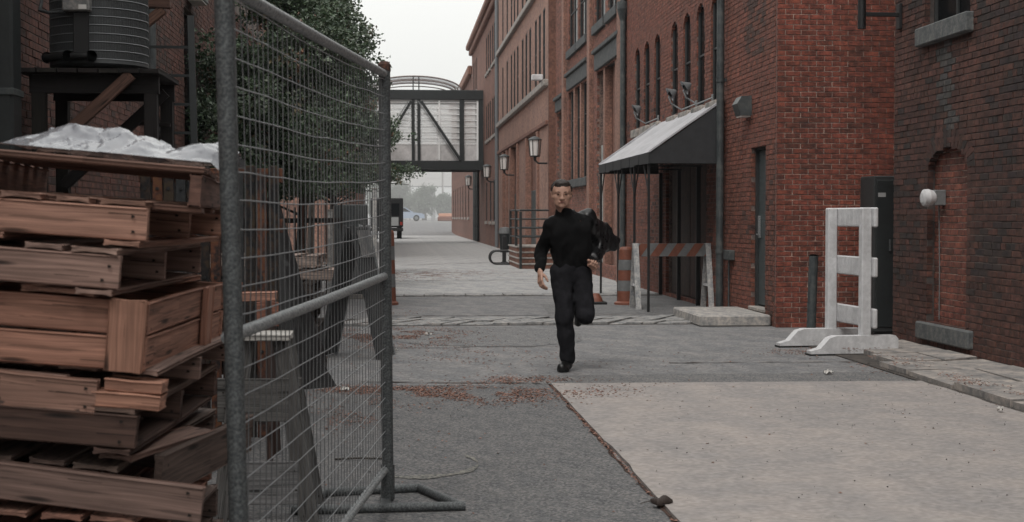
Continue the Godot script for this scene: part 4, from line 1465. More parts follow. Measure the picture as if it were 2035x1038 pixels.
# ---------- the raised tank ----------
func make_tank() -> void:
	var S := thing("tank_stand", "dark timber and steel stand carrying the ribbed tank", "stand", Vector3(-2.4, 0, -11.55))
	var dkw := wt(0.016, 0.013, 0.012)
	var rst := wt(0.13, 0.072, 0.055)
	for p in [[-0.35, 0.36], [0.50, 0.36], [-0.35, -0.40], [0.50, -0.40]]:
		plank(S, "leg", Vector3(p[0], 0, p[1]), Vector3(p[0], 2.36, p[1]), 0.1, 0.1, dkw)
	for z in [0.36, -0.40]:
		plank(S, "beam", Vector3(-0.42, 2.43, z), Vector3(0.56, 2.43, z), 0.14, 0.06, dkw)
	for k in 7:
		plank(S, "platform_board", Vector3(-0.42 + k * 0.155, 2.525, 0.5), Vector3(-0.42 + k * 0.155, 2.525, -0.52), 0.04, 0.148, dkw)
	plank(S, "brace", Vector3(0.37, 2.5, 0.47), Vector3(-0.42, 1.78, 0.47), 0.09, 0.05, rst)
	plank(S, "brace", Vector3(0.52, 2.42, -0.2), Vector3(-0.30, 1.66, -0.2), 0.09, 0.05, dkw)
	plank(S, "rung", Vector3(0.18, 2.18, -0.3), Vector3(0.54, 2.16, -0.3), 0.035, 0.035, dkw)
	plank(S, "rung", Vector3(0.18, 1.96, -0.3), Vector3(0.54, 1.95, -0.3), 0.035, 0.035, dkw)
	var T := thing("ribbed_tank", "grey ribbed cylinder tank with control box on the dark stand", "tank", Vector3(-2.365, 2.545, -11.55))
	var g := Geo.new()
	var prof := [Vector2(0, 0.03), Vector2(0.36, 0.03), Vector2(0.385, 0.05)]
	for k in 18:
		var y := 0.09 + k * 0.066
		prof.append_array([Vector2(0.378, y), Vector2(0.378, y + 0.05), Vector2(0.374, y + 0.056), Vector2(0.374, y + 0.06)])
	prof.append_array([Vector2(0.36, 1.29), Vector2(0, 1.33)])
	g.lathe(prof, 40)
	part(T, "casing", g, mat(0.05, 0.053, 0.055, 0.55, "faint", 1.2, {"metal": 0.2}))
	for k in 18:
		g = Geo.new()
		var pts := []
		for i in 33: pts.append(Vector3(cos(TAU * i / 32) * 0.38, 0.082 + k * 0.066, sin(TAU * i / 32) * 0.38))
		g.tube(pts, 0.0045, 4, false)
		part(T, "rib", g, M.zinc_wire)
	# fins: fine upright wires all round
	g = Geo.new()
	for i in 120:
		var a := TAU * i / 120
		g.tube([Vector3(cos(a) * 0.379, 0.08, sin(a) * 0.379), Vector3(cos(a) * 0.379, 1.27, sin(a) * 0.379)], 0.0018, 3, false)
	var fin := part(T, "fins", g, M.zinc_post)
	fin.set_meta("kind", "stuff")
	g = Geo.new()
	g.bb(Vector3(-0.185, 0.44, 0.37), Vector3(0.02, 1.0, 0.47), 0.008)
	var bx := part(T, "control_box", g, mat(0.20, 0.195, 0.19, 0.7, "stain", 2.0))
	g = Geo.new()
	g.bb(Vector3(-0.06, 0.45, 0.471), Vector3(0.0, 0.485, 0.473))
	part(bx, "label_plate", g, M.paper)
	g = Geo.new()
	g.bb(Vector3(-0.12, 0.1, 0.365), Vector3(0.0, 0.438, 0.40), 0.006)
	part(T, "duct", g, M.black_metal)
	g = Geo.new()
	g.tube([Vector3(-0.40, 0.55, 0.2), Vector3(-0.39, 0.46, 0.3), Vector3(-0.3, 0.43, 0.38), Vector3(-0.18, 0.44, 0.41)], 0.014, 6)
	part(T, "cable", g, M.zinc_post)
	g = Geo.new()
	g.tube([Vector3(-0.36, 0.09, 0.3), Vector3(-0.2, 0.1, 0.4), Vector3(0.0, 0.1, 0.42)], 0.03, 8)
	part(T, "pipe", g, M.black_metal)
	for q in [[-0.35, 0.26], [-0.16, 0.40], [0.02, 0.41]]:
		g = Geo.new()
		g.ball(Vector3(q[0], 0.1, q[1]), Vector3(0.045, 0.045, 0.045), 10)
		part(T, "valve", g, M.zinc_post)
	# ladder and long leaning pole behind
	T = thing("steel_ladder", "narrow dark steel ladder standing behind the tank stand", "ladder", Vector3(-2.35, 0, -13.2))
	for s in [0.0, 0.42]:
		g = Geo.new()
		g.bar(Vector3(s + 0.12, 0, 0.0), Vector3(s, 3.3, -0.35), 0.03, 0.06)
		part(T, "rail", g, M.steel_dark)
	for k in 11:
		g = Geo.new()
		g.bar(Vector3(0.12 - 0.011 * k, 0.3 + k * 0.27, -0.03 - k * 0.029), Vector3(0.54 - 0.011 * k, 0.3 + k * 0.27, -0.03 - k * 0.029), 0.025, 0.025)
		part(T, "rung", g, M.steel_dark)
	T = thing("leaning_pole", "dark timber pole leaning on brick wall past the tank", "pole", Vector3(-1.85, 0, -13.4))
	plank(T, "pole", Vector3(0.12, 0, 0), Vector3(-0.98, 4.4, -0.9), 0.06, 0.06, dkw)
	T = thing("wall_bracket", "rusty timber bracket on brick wall above the leaning pole", "bracket", Vector3(XL, 3.3, -14.4))
	plank(T, "arm", Vector3(0.02, 0.25, 0), Vector3(0.75, 0.25, 0), 0.12, 0.1, rst)
	plank(T, "strut", Vector3(0.05, -0.35, 0), Vector3(0.68, 0.18, 0), 0.09, 0.09, rst)

# ---------- clutter behind the fence ----------
func make_clutter() -> void:
	var grey := wt(0.10, 0.10, 0.10)
	# rusty uprights
	var T := thing("rusty_barrier", "tall barrier of rusty upright steel planks behind the pallet stack", "barrier", Vector3(-1.62, 0, -9.0))
	var r := RandomNumberGenerator.new()
	r.seed = 91
	for k in 12:
		var g := Geo.new()
		var x := 0.02 + k * 0.072
		var h := 1.70 + r.randf_range(-0.03, 0.03)
		g.bb(Vector3(x, 0, -0.02 - 0.02 * (k % 2)), Vector3(x + 0.062, h, 0.015 - 0.02 * (k % 2)), 0.004)
		var pm := part(T, "upright", g, [M.rust_dark, M.rust, M.grey_board][[0, 1, 0, 2, 0, 0, 1, 0, 2, 0, 1, 0][k]])
		for y in [0.55, 1.02, 1.58]:
			var hg := Geo.new()
			hg.lathe([Vector2(0, 0), Vector2(0.011, 0), Vector2(0.011, 0.006), Vector2(0, 0.006)], 8, Transform3D(Basis.from_euler(Vector3(PI / 2, 0, 0)), Vector3(x + 0.031, y, 0.0152 - 0.02 * (k % 2))))
			part(pm, "bolt", hg, M.black_metal)
	for y in [1.62, 1.3, 0.4]:
		var g := Geo.new()
		g.bb(Vector3(0.0, y, -0.11), Vector3(0.9, y + 0.09, -0.045), 0.004)
		part(T, "cross_rail", g, M.rust)
	for x in [0.1, 0.75]:
		var g := Geo.new()
		g.bar(Vector3(x, 1.4, -0.12), Vector3(x, 0.02, -0.65), 0.06, 0.06)
		part(T, "prop", g, M.rust_dark)
	# orange-topped stool
	T = thing("painted_trestle", "small faded orange wooden trestle behind the mesh fence", "trestle", Vector3(-0.86, 0, -8.15))
	var fo := wt(0.26, 0.12, 0.085)
	plank(T, "top", Vector3(-0.32, 0.95, 0), Vector3(0.17, 0.95, 0), 0.05, 0.16, wt(0.36, 0.2, 0.15))
	plank(T, "top", Vector3(-0.34, 1.0, -0.06), Vector3(-0.03, 1.0, -0.06), 0.045, 0.1, fo)
	for s in [-0.28, 0.13]:
		plank(T, "leg", Vector3(s, 0.92, 0.05), Vector3(s + 0.02, 0.0, 0.2), 0.12, 0.03, wt(0.05, 0.03, 0.025))
		plank(T, "leg", Vector3(s, 0.92, -0.05), Vector3(s + 0.02, 0.0, -0.2), 0.12, 0.03, wt(0.05, 0.03, 0.025))
		plank(T, "apron", Vector3(s - 0.06, 0.85, 0.09), Vector3(s + 0.06, 0.85, 0.09), 0.14, 0.02, fo)
	plank(T, "stretcher", Vector3(-0.28, 0.72, 0.07), Vector3(0.14, 0.72, 0.07), 0.03, 0.03, fo)
	# grey A-frame barricade close to the fence
	T = thing("timber_barricade", "grey timber A-frame barricade with pale top close to the mesh fence", "barricade", Vector3(-0.60, 0, -6.75))
	plank(T, "top", Vector3(-0.17, 0.845, 0.1), Vector3(0.11, 0.845, 0.1), 0.03, 0.26, wt(0.42, 0.42, 0.41))
	for q in [[-0.1, 0.18], [-0.1, 0.0], [0.07, 0.18], [0.07, 0.0]]:
		var dx: float = 0.13 if q[0] > 0 else -0.1
		plank(T, "leg", Vector3(q[0], 0.83, q[1]), Vector3(q[0] + dx, 0, q[1] + (0.1 if q[1] > 0.1 else -0.12)), 0.1, 0.03, grey.lerp(wt(0.2, 0.2, 0.2), 0.4))
	for y in [0.56, 0.18]:
		plank(T, "board", Vector3(-0.22, y, 0.255 - y * 0.08), Vector3(0.16, y, 0.255 - y * 0.08), 0.2, 0.025, grey.lerp(wt(0.3, 0.31, 0.33), 0.4 if y < 0.3 else 0.05))
	# black tarpaulin over leaning boards
	T = thing("tarpaulin_heap", "black tarpaulin draped over boards leaning by the pallet piles", "tarpaulin", Vector3(-0.95, 0, -11.75))
	var g := Geo.new()
	var f := noise(95, 2.0)
	var N := 22
	var H := 30
	var ring := []
	for j in H + 1:
		var t := float(j) / H
		var y := 1.50 * t
		var row := []
		for i in N + 1:
			var a := TAU * i / N
			var rx := lerpf(0.44, 0.05, pow(t, 0.9)) * (1.0 + 0.16 * f.get_noise_2d(cos(a) * 2.0 + sin(a) * 3.0, t * 1.5) + 0.09 * sin(a * 7.0) * (1.0 - t))
			var rz := lerpf(0.30, 0.05, t)
			row.append(Vector3(cos(a) * rx + lerpf(0.0, -0.06, t), y + 0.02 * f.get_noise_2d(i * 0.4, j * 0.4), sin(a) * rz))
		ring.append(row)
	for j in H:
		for i in N: g.quad(ring[j][i], ring[j][i + 1], ring[j + 1][i + 1], ring[j + 1][i], Vector3(cos(TAU * i / N), 0.2, sin(TAU * i / N)))
	for i in N: g.tri(ring[H][i], ring[H][i + 1], Vector3(-0.06, 1.54, 0), Vector3.UP)
	part(T, "tarpaulin", g, M.tarp)
	# a lower pile of pallets
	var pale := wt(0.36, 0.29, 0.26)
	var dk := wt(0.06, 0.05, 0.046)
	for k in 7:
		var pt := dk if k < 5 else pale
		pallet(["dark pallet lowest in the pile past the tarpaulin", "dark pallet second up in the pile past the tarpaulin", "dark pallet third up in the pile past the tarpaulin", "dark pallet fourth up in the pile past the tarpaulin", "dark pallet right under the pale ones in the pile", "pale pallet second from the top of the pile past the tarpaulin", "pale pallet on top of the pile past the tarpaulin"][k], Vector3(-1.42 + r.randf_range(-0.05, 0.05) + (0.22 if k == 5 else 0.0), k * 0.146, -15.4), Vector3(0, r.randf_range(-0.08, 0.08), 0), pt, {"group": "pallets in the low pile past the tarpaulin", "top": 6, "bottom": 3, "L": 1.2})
	# sandwich board
	T = thing("sandwich_board", "dark folding sandwich board with pale edge standing on asphalt", "sign board", Vector3(-0.40, 0, -14.2), 1.3)
	for s in [1.0, -1.0]:
		g = Geo.new()
		g.bar(Vector3(0, 0.02, s * 0.3), Vector3(0, 1.30, s * 0.03), 0.52, 0.03, 0.004, Vector3(0, 0.2, s))
		var pn := part(T, "panel", g, M.grey_board)
		for x in [-0.265, 0.265]:
			g = Geo.new()
			g.bar(Vector3(x, 0.0, s * 0.305), Vector3(x, 1.32, s * 0.035), 0.025, 0.045, 0.003, Vector3(0, 0.2, s))
			part(pn, "edge", g, M.zinc if x > 0 else M.grey_board)
	g = Geo.new()
	g.bar(Vector3(0.0, 1.0, 0.125), Vector3(0.0, 1.27, 0.068), 0.4, 0.012, 0.0, Vector3(0, 0.2, 1))
	part(T, "pale_sheet", g, mat(0.17, 0.17, 0.17, 0.7, "stain", 1.0))
	# board fence under the trees
	T = thing("board_fence", "old dark board fence with a few pale boards under the trees", "fence", Vector3(-2.9, 0, -23.2))
	for k in 17:
		var x := k * 0.125
		var h := 1.62 + r.randf_range(-0.1, 0.1)
		var cl := wt(0.05, 0.04, 0.036)
		if k in [9, 15]: cl = wt(0.32, 0.28, 0.26)
		if k in [11, 13]: cl = wt(0.16, 0.07, 0.05)
		plank(T, "board", Vector3(x, 0, r.randf_range(-0.01, 0.01)), Vector3(x, h, 0), 0.02, 0.11, cl)
	for y in [0.4, 1.35]:
		plank(T, "rail", Vector3(-0.05, y, -0.06), Vector3(2.05, y, -0.06), 0.08, 0.04, wt(0.06, 0.05, 0.045))
	# cabinet and pale posts
	T = thing("utility_cabinet", "grey utility cabinet standing beside pale posts under the trees", "cabinet", Vector3(-0.78, 0, -24.5))
	g = Geo.new()
	g.bb(Vector3(-0.28, 0.08, -0.25), Vector3(0.28, 1.62, 0.25), 0.015)
	part(T, "body", g, M.pipe)
	g = Geo.new()
	g.bb(Vector3(-0.25, 0.15, 0.251), Vector3(0.25, 0.9, 0.266), 0.004)
	part(T, "door", g, mat(0.13, 0.13, 0.13, 0.7, "stain", 1.0))
	g = Geo.new()
	g.bb(Vector3(-0.32, 0, -0.29), Vector3(0.32, 0.08, 0.29), 0.01)
	part(T, "plinth", g, M.stone)
	for q in [[-0.40, -25.6, 1.9, "taller"], [-1.12, -24.0, 1.5, "shorter"]]:
		T = thing("white_post", "%s slim white post beside the grey utility cabinet" % q[3], "post", Vector3(q[0], 0, q[1]))
		g = Geo.new()
		g.bb(Vector3(-0.04, 0, -0.04), Vector3(0.04, q[2], 0.04), 0.006)
		part(T, "shaft", g, mat(0.5, 0.49, 0.48, 0.8, "stain", 1.5))
		g = Geo.new()
		g.bb(Vector3(-0.05, q[2], -0.05), Vector3(0.05, q[2] + 0.03, 0.05), 0.01)
		part(T, "cap", g, M.stone)

# ---------- trees ----------
func leaf_clumps() -> Array:
	var out := []
	for c in [Color(0.05, 0.082, 0.047), Color(0.07, 0.105, 0.064), Color(0.10, 0.145, 0.092), Color(0.15, 0.185, 0.14), Color(0.20, 0.11, 0.075), Color(0.17, 0.14, 0.085)]: out.append(leaf_clump(c))
	return out

func leaf_clump(tint: Color) -> ArrayMesh:
	var g := Geo.new()
	var r := RandomNumberGenerator.new()
	r.seed = 8
	for k in 16:
		var p := Vector3(r.randf_range(-1, 1), r.randf_range(-1, 1), r.randf_range(-1, 1)) * 0.13
		var b := Basis.from_euler(Vector3(r.randf_range(-0.9, 0.9), r.randf_range(0, TAU), r.randf_range(-0.9, 0.9)))
		var L := r.randf_range(0.055, 0.105)
		var w := L * r.randf_range(0.26, 0.36)
		var f := r.randf_range(0.6, 1.35)
		g.col = Color(f * tint.r, f * tint.g, f * tint.b * r.randf_range(0.85, 1.1))
		var tip := p + b * Vector3(0, -0.012, L)
		var mid := p + b * Vector3(0, 0.012, L * 0.45)
		g.tri(p, p + b * Vector3(w, 0, L * 0.45), mid)
		g.tri(p + b * Vector3(w, 0, L * 0.45), tip, mid)
		g.tri(p, mid, p + b * Vector3(-w, 0, L * 0.45))
		g.tri(p + b * Vector3(-w, 0, L * 0.45), mid, tip)
	return g.mesh(M.leafy)

func tree(label: String, at: Vector3, h: float, spread: float, low: float, count: int, sd: int, cm: Array, lean := Vector3.ZERO, autumn := 0.1, far := 1.0, called := "broadleaf_tree", group := "trees beside the left wall") -> Node3D:
	var T := thing(called, label, "tree", at, 0.0, group)
	var r := RandomNumberGenerator.new()
	r.seed = sd
	var g := Geo.new()
	var tips := []
	var trunk := []
	for i in 7:
		var t := i / 6.0
		trunk.append(Vector3(0, h * 0.8 * t, 0) + lean * t + Vector3(r.randf_range(-0.08, 0.08), 0, r.randf_range(-0.08, 0.08)) * t)
	g.tube(trunk, [0.11 * far, 0.1 * far, 0.085 * far, 0.07 * far, 0.055 * far, 0.035 * far, 0.015 * far], 9)
	part(T, "trunk", g, M.bark)
	g = Geo.new()
	for k in 34:
		var t := r.randf_range(low / h, 0.97)
		var base: Vector3 = lean * t + Vector3(0, h * 0.8 * t * 0.9, 0)
		var a := r.randf_range(0, TAU)
		var prof := sqrt(maxf(0.05, 1.0 - pow(absf(t * 2.0 - 0.95), 2.2)))
		var len := spread * prof * r.randf_range(0.55, 1.12)
		var tip := base + Vector3(cos(a) * len, r.randf_range(0.1, 0.5) * h * 0.16, sin(a) * len)
		var mid := base.lerp(tip, 0.5) + Vector3(0, 0.12 * len, 0)
		g.tube([base, mid, tip], [0.03 * far, 0.018 * far, 0.006 * far], 5)
		tips.append([base, mid, tip, len])
	part(T, "limbs", g, M.bark)
	var st := SurfaceTool.new()
	st.begin(Mesh.PRIMITIVE_TRIANGLES)
	for i in count:
		var q: Array = tips[i % tips.size()]
		var t := pow(r.randf(), 0.6)
		var p: Vector3 = q[0].lerp(q[1], t * 2.0) if t < 0.5 else q[1].lerp(q[2], t * 2.0 - 1.0)
		p += Vector3(r.randfn(), r.randfn() * 0.8, r.randfn()) * (0.10 + 0.16 * spread * 0.4) * (0.6 + t * 0.6)
		p.y = maxf(p.y, low + r.randf() * 0.3)
		var s := r.randf_range(0.7, 1.25) * far
		var which := 4 + r.randi() % 2 if r.randf() < autumn else r.randi() % 4
		st.append_from(cm[which], 0, Transform3D(Basis.from_euler(Vector3(r.randf() * TAU, r.randf() * TAU, r.randf() * TAU)).scaled(Vector3(s, s, s)), p))
	st.set_material(M.leafy)
	put(T, "crown", st.commit())
	return T

func make_trees() -> void:
	var cm := leaf_clumps()
	tree("leafy tree nearest the board fence, behind the mesh panel", Vector3(-2.0, 0, -21.5), 6.6, 1.35, 1.75, 2700, 3, cm, Vector3(0.3, 0, 0), 0.03)
	tree("middle tree whose crown fills the view above the board fence", Vector3(-1.9, 0, -27.5), 7.4, 1.5, 1.85, 2800, 4, cm, Vector3(0.35, 0, 0), 0.05)
	tree("tree reaching over the alley in front of the skywalk", Vector3(-1.6, 0, -35.0), 5.6, 1.9, 2.3, 2200, 6, cm, Vector3(0.1, 0, 0), 0.08)
	tree("slender tree with browning leaves beside the skywalk building", Vector3(-2.5, 0, -41.0), 10.0, 1.5, 3.0, 1800, 9, cm, Vector3(0.2, 0, 0), 0.45)

# ---------- right side ----------
func make_awning() -> void:
	var T := thing("awning", "pale sloping canvas awning with dark valance on thin posts", "awning", Vector3(0, 0, 0))
	var z0 := -20.38
	var z1 := -25.5
	var xe := 3.68
	var g := Geo.new()
	var f := noise(101, 0.7)
	# canvas in five bays that sag a little between the frames
	var n := 25
	var m := 8
	for i in n:
		for j in m:
			var q := []
			for c in [[0, 0], [1, 0], [1, 1], [0, 1]]:
				var s := float(i + c[0]) / n
				var t := float(j + c[1]) / m
				var sag := -0.035 * absf(sin(s * 5.0 * PI)) * sin(t * PI) + 0.01 * f.get_noise_2d(s * 6.0, t * 4.0)
				q.append(Vector3(lerpf(xe, XR - 0.01, t), lerpf(2.35, 3.12, t) + sag, lerpf(z0, z1, s)))
			g.quad(q[0], q[1], q[2], q[3], Vector3.UP)
	part(T, "canvas", g, M.canvas)
	var trim := mat(0.030, 0.031, 0.034, 0.8, "faint", 1.0)
	g = Geo.new()
	for i in 12:
		var a := lerpf(z0, z1, i / 12.0)
		var b := lerpf(z0, z1, (i + 1) / 12.0)
		g.bb(Vector3(xe - 0.008 + 0.006 * (i % 2), 2.185 + 0.008 * (i % 3), b + 0.002), Vector3(xe - 0.003 + 0.006 * (i % 2), 2.352, a))
	part(T, "valance", g, trim)
	for z in [z0, z1]:
		g = Geo.new()
		g.prism(PackedVector2Array([Vector2(xe, 2.19), Vector2(XR - 0.02, 2.19), Vector2(XR - 0.02, 3.09), Vector2(xe, 2.33)]), 0.006, Transform3D(Basis.IDENTITY, Vector3(0, 0, z - 0.008)))
		part(T, "end_panel", g, trim)
		g = Geo.new()
		g.bar(Vector3(xe, 2.36, z), Vector3(XR - 0.02, 3.135, z), 0.03, 0.03, 0.004)
		part(T, "rake_edge", g, M.canvas)
	for z in [20.5, 21.75, 23.35, 25.35]:
		g = Geo.new()
		g.bb(Vector3(xe, 0, -z - 0.018), Vector3(xe + 0.036, 2.19, -z + 0.018), 0.003)
		var p := part(T, "post", g, M.black_metal)
		for s in [-1.0, 1.0]:
			if z == 20.5 and s > 0: continue
			g = Geo.new()
			g.bar(Vector3(xe + 0.018, 1.72, -z), Vector3(xe + 0.018, 2.18, -z + 0.42 * s), 0.018, 0.018)
			part(p, "knee_brace", g, M.black_metal)
		g = Geo.new()
		g.bar(Vector3(xe + 0.03, 2.2, -z), Vector3(XR - 0.03, 2.2, -z), 0.025, 0.025)
		part(p, "cross_bar", g, M.black_metal)
	for z in [21.98, 23.5, 25.15]:
		g = Geo.new()
		g.bb(Vector3(XR - 0.075, 0, -z - 0.022), Vector3(XR - 0.012, 2.2, -z + 0.022), 0.003)
		part(T, "wall_post", g, M.black_metal)
	# gooseneck lamps over the awning
	var lab := ["gooseneck sign lamp over the awning end, nearest the rainwater pipe", "gooseneck sign lamp second from the rainwater pipe over the awning", "gooseneck sign lamp over the awning's far half"]
	var k := 0
	for z in [21.15, 22.3, 25.6]:
		var G := thing("gooseneck_lamp", lab[k], "lamp", Vector3(XR, 3.2, -z), 0.0, "gooseneck lamps over the awning")
		k += 1
		g = Geo.new()
		g.tube([Vector3(0, 0.02, 0), Vector3(-0.25, -0.08, 0), Vector3(-0.42, 0.02, 0), Vector3(-0.46, 0.12, 0), Vector3(-0.40, 0.2, 0)], 0.012, 6)
		part(G, "arm", g, M.zinc)
		g = Geo.new()
		g.lathe([Vector2(0.015, 0.05), Vector2(0.035, 0.03), Vector2(0.055, 0.0), Vector2(0.11, -0.07), Vector2(0.115, -0.075)], 16, Transform3D(Basis.from_euler(Vector3(0, 0, -1.05)), Vector3(-0.38, 0.2, 0)))
		part(G, "shade", g, mat(0.25, 0.26, 0.27, 0.35, "", 1.0, {"both": true, "metal": 0.4}))
		g = Geo.new()
		g.ball(Vector3(-0.42, 0.175, 0), Vector3(0.05, 0.05, 0.05), 10)
		part(G, "bulb", g, M.lamp_glass)
		g = Geo.new()
		g.bb(Vector3(-0.02, -0.04, -0.05), Vector3(-0.003, 0.07, 0.05), 0.004)
		part(G, "wall_plate", g, M.zinc)

func channelizer(called: String, label: String, at: Vector3, h: float, r0: float, r1: float) -> Node3D:
	var T := thing(called, label, "traffic drum", at, 0.0, "orange and grey traffic drums")
	var g := Geo.new()
	g.lathe([Vector2(0, 0.0), Vector2(r0 * 1.32, 0), Vector2(r0 * 1.32, 0.035), Vector2(r0 * 1.04, 0.06), Vector2(r0, 0.06)], 20)
	part(T, "base", g, M.orange)
	var nb := 5
	for k in nb:
		var y0 := 0.06 + (h - 0.1) * k / nb
		var y1 := 0.06 + (h - 0.1) * (k + 1) / nb
		var a := lerpf(r0, r1, float(k) / nb)
		var b := lerpf(r0, r1, float(k + 1) / nb)
		g = Geo.new()
		g.lathe([Vector2(a, y0), Vector2(a, y0 + 0.01), Vector2(b, y1 - 0.012), Vector2(b - 0.006, y1)], 20)
		part(T, "band", g, M.orange if k % 2 == 0 else M.band_grey)
	g = Geo.new()
	g.lathe([Vector2(r1, h - 0.045), Vector2(r1 * 0.8, h - 0.01), Vector2(r1 * 0.35, h), Vector2(0, h)], 20)
	part(T, "cap", g, M.orange)
	return T

func make_street_things() -> void:
	channelizer("traffic_drum", "orange traffic drum with grey bands beside the striped barricade", Vector3(3.66, 0, -22.3), 0.93, 0.145, 0.115)
	channelizer("traffic_drum", "tall orange traffic drum behind the mesh fence's far post", Vector3(-0.125, 0, -22.6), 1.2, 0.115, 0.085)
	# striped A-frame barricade
	var T := thing("striped_barricade", "A-frame barricade with orange and grey striped board under the awning", "barricade", Vector3(4.2, 0, -21.3))
	var g := Geo.new()
	var h0 := 0.80
	var h1 := 1.0
	g.bb(Vector3(-0.585, h0, -0.016), Vector3(0.585, h1, 0.010), 0.003)
	var b := part(T, "board", g, M.band_grey)
	for k in 5:
		var x := -0.62 + k * 0.28
		var pl := PackedVector2Array([Vector2(x, h0 + 0.002), Vector2(x + 0.14, h0 + 0.002), Vector2(x + 0.28, h1 - 0.002), Vector2(x + 0.14, h1 - 0.002)])
		var cl := Geometry2D.intersect_polygons(pl, PackedVector2Array([Vector2(-0.583, 0), Vector2(0.583, 0), Vector2(0.583, 2), Vector2(-0.583, 2)]))
		for c in cl:
			g = Geo.new()
			g.prism(c, 0.003, Transform3D(Basis.IDENTITY, Vector3(0, 0, 0.0105)))
			part(b, "stripe", g, M.orange)
	for s in [-0.56, 0.56]:
		for e in [-1.0, 1.0]:
			g = Geo.new()
			g.bar(Vector3(s, 1.0, 0.03 * e), Vector3(s + 0.0, 0.0, 0.3 * e), 0.085, 0.025, 0.003, Vector3(0, 0.3, e))
			part(T, "leg", g, mat(0.36, 0.36, 0.36, 0.7, "stain", 1.6))
		g = Geo.new()
		g.bar(Vector3(s, 0.36, -0.21), Vector3(s, 0.36, 0.21), 0.05, 0.03)
		part(T, "brace", g, M.white_plastic)
	# white plastic barricade
	T = thing("white_barricade", "white plastic three-rail barricade on sled feet by the dark brick corner", "barricade", Vector3(4.73, 0.0, -14.45), 0.07)
	for z in [0.46, -0.46]:
		g = Geo.new()
		g.bb(Vector3(-0.06, 0.13, z - 0.05), Vector3(0.045, 1.50, z + 0.05), 0.012)
		part(T, "upright", g, M.white_plastic)
		g = Geo.new()
		g.prism(PackedVector2Array([Vector2(-0.60, 0.0), Vector2(-0.60, 0.035), Vector2(-0.50, 0.06), Vector2(-0.40, 0.165), Vector2(-0.33, 0.185), Vector2(0.30, 0.185), Vector2(0.33, 0.15), Vector2(0.33, 0.0)]), 0.13, Transform3D(Basis.IDENTITY, Vector3(0, 0.012, z - 0.065)))
		var ft := part(T, "foot", g, M.white_plastic)
		g = Geo.new()
		g.prism(PackedVector2Array([Vector2(-0.615, 0.0), Vector2(-0.615, 0.018), Vector2(0.33, 0.018), Vector2(0.33, 0.0)]), 0.14, Transform3D(Basis.IDENTITY, Vector3(0, 0.0, z - 0.07)))
		part(ft, "rubber_strip", g, M.rubber)
	for y in [1.30, 0.79, 0.27]:
		g = Geo.new()
		g.bb(Vector3(0.046, y, -0.56), Vector3(0.092, y + 0.2, 0.56), 0.012)
		var rl := part(T, "rail", g, M.white_plastic)
		for k in 9:   # moulded slots along the rail
			g = Geo.new()
			g.bb(Vector3(0.0425, y + 0.03, -0.36 + k * 0.09), Vector3(0.0458, y + 0.17, -0.345 + k * 0.09))
			part(rl, "rib", g, M.white_plastic)
	# bollard
	T = thing("steel_bollard", "grey steel bollard leaning slightly in front of red brick", "bollard", Vector3(4.93, 0, -16.4))
	g = Geo.new()
	g.tube([Vector3(-0.01, 0, 0), Vector3(0.015, 0.94, 0)], 0.055, 14)
	part(T, "tube", g, M.pipe)
	g = Geo.new()
	g.ball(Vector3(0.015, 0.94, 0), Vector3(0.055, 0.02, 0.055), 14)
	part(T, "cap", g, M.pipe)
	# dark cabinet in the recess
	T = thing("steel_cabinet", "tall black steel cabinet in the recess beside red brick", "cabinet", Vector3(5.625, 0, -16.25))
	g = Geo.new()
	g.bb(Vector3(0, 0.04, -0.5), Vector3(0.6, 1.89, 0), 0.01)
	part(T, "body", g, M.frame_dark)
	g = Geo.new()
	g.bb(Vector3(0.03, 0.1, 0.001), Vector3(0.57, 1.84, 0.014), 0.004)
	var dr := part(T, "door", g, M.steel_dark)
	g = Geo.new()
	g.bb(Vector3(0.045, 1.64, 0.0145), Vector3(0.135, 1.69, 0.017))
	part(dr, "label_plate", g, mat(0.35, 0.35, 0.35, 0.8))
	g = Geo.new()
	g.bb(Vector3(0.18, 1.0, 0.0145), Vector3(0.2, 1.14, 0.035), 0.003)
	part(dr, "handle", g, M.zinc_post)
	g = Geo.new()
	g.bb(Vector3(0.02, 0, -0.48), Vector3(0.58, 0.04, -0.02))
	part(T, "plinth", g, M.black_metal)
	# alarm box on the niche
	T = thing("alarm_box", "small white alarm horn on grey box in the bricked-up window", "alarm", Vector3(XD + 0.07, 1.6, -14.08))
	g = Geo.new()
	g.bb(Vector3(-0.11, -0.08, -0.02), Vector3(0.01, 0.08, 0.09), 0.008)
	part(T, "back_box", g, M.band_grey)
	g = Geo.new()
	g.lathe([Vector2(0.045, 0.0), Vector2(0.07, 0.02), Vector2(0.09, 0.08), Vector2(0.085, 0.13), Vector2(0.05, 0.15), Vector2(0, 0.155)], 16, Transform3D(Basis.from_euler(Vector3(0, 0, PI / 2)), Vector3(-0.08, 0.0, 0.035)))
	part(T, "horn", g, M.white_plastic)
	g = Geo.new()
	g.tube([Vector3(-0.02, -0.08, -0.03), Vector3(0.005, -0.7, -0.06), Vector3(0.005, -1.26, -0.06)], 0.007, 5)
	part(T, "cable", g, M.band_grey)
	# toppled cone stub beside the runner
	T = thing("cone_stub", "crushed orange cone stub on black rubber base near the awning post", "traffic cone", Vector3(3.16, 0, -22.5))
	g = Geo.new()
	g.bb(Vector3(-0.2, 0, -0.2), Vector3(0.2, 0.045, 0.2), 0.015)
	part(T, "base", g, M.rubber)
	g = Geo.new()
	g.lathe([Vector2(0.12, 0.045), Vector2(0.10, 0.1), Vector2(0.06, 0.17), Vector2(0, 0.18)], 14, Transform3D(Basis.IDENTITY, Vector3(0.04, 0, 0)))
	part(T, "stub", g, M.orange)
	# steps and landing
	T = thing("brick_steps", "brick steps with landing and steel railing in front of the pale brick building", "steps", Vector3(3.28, 0, -37.9))
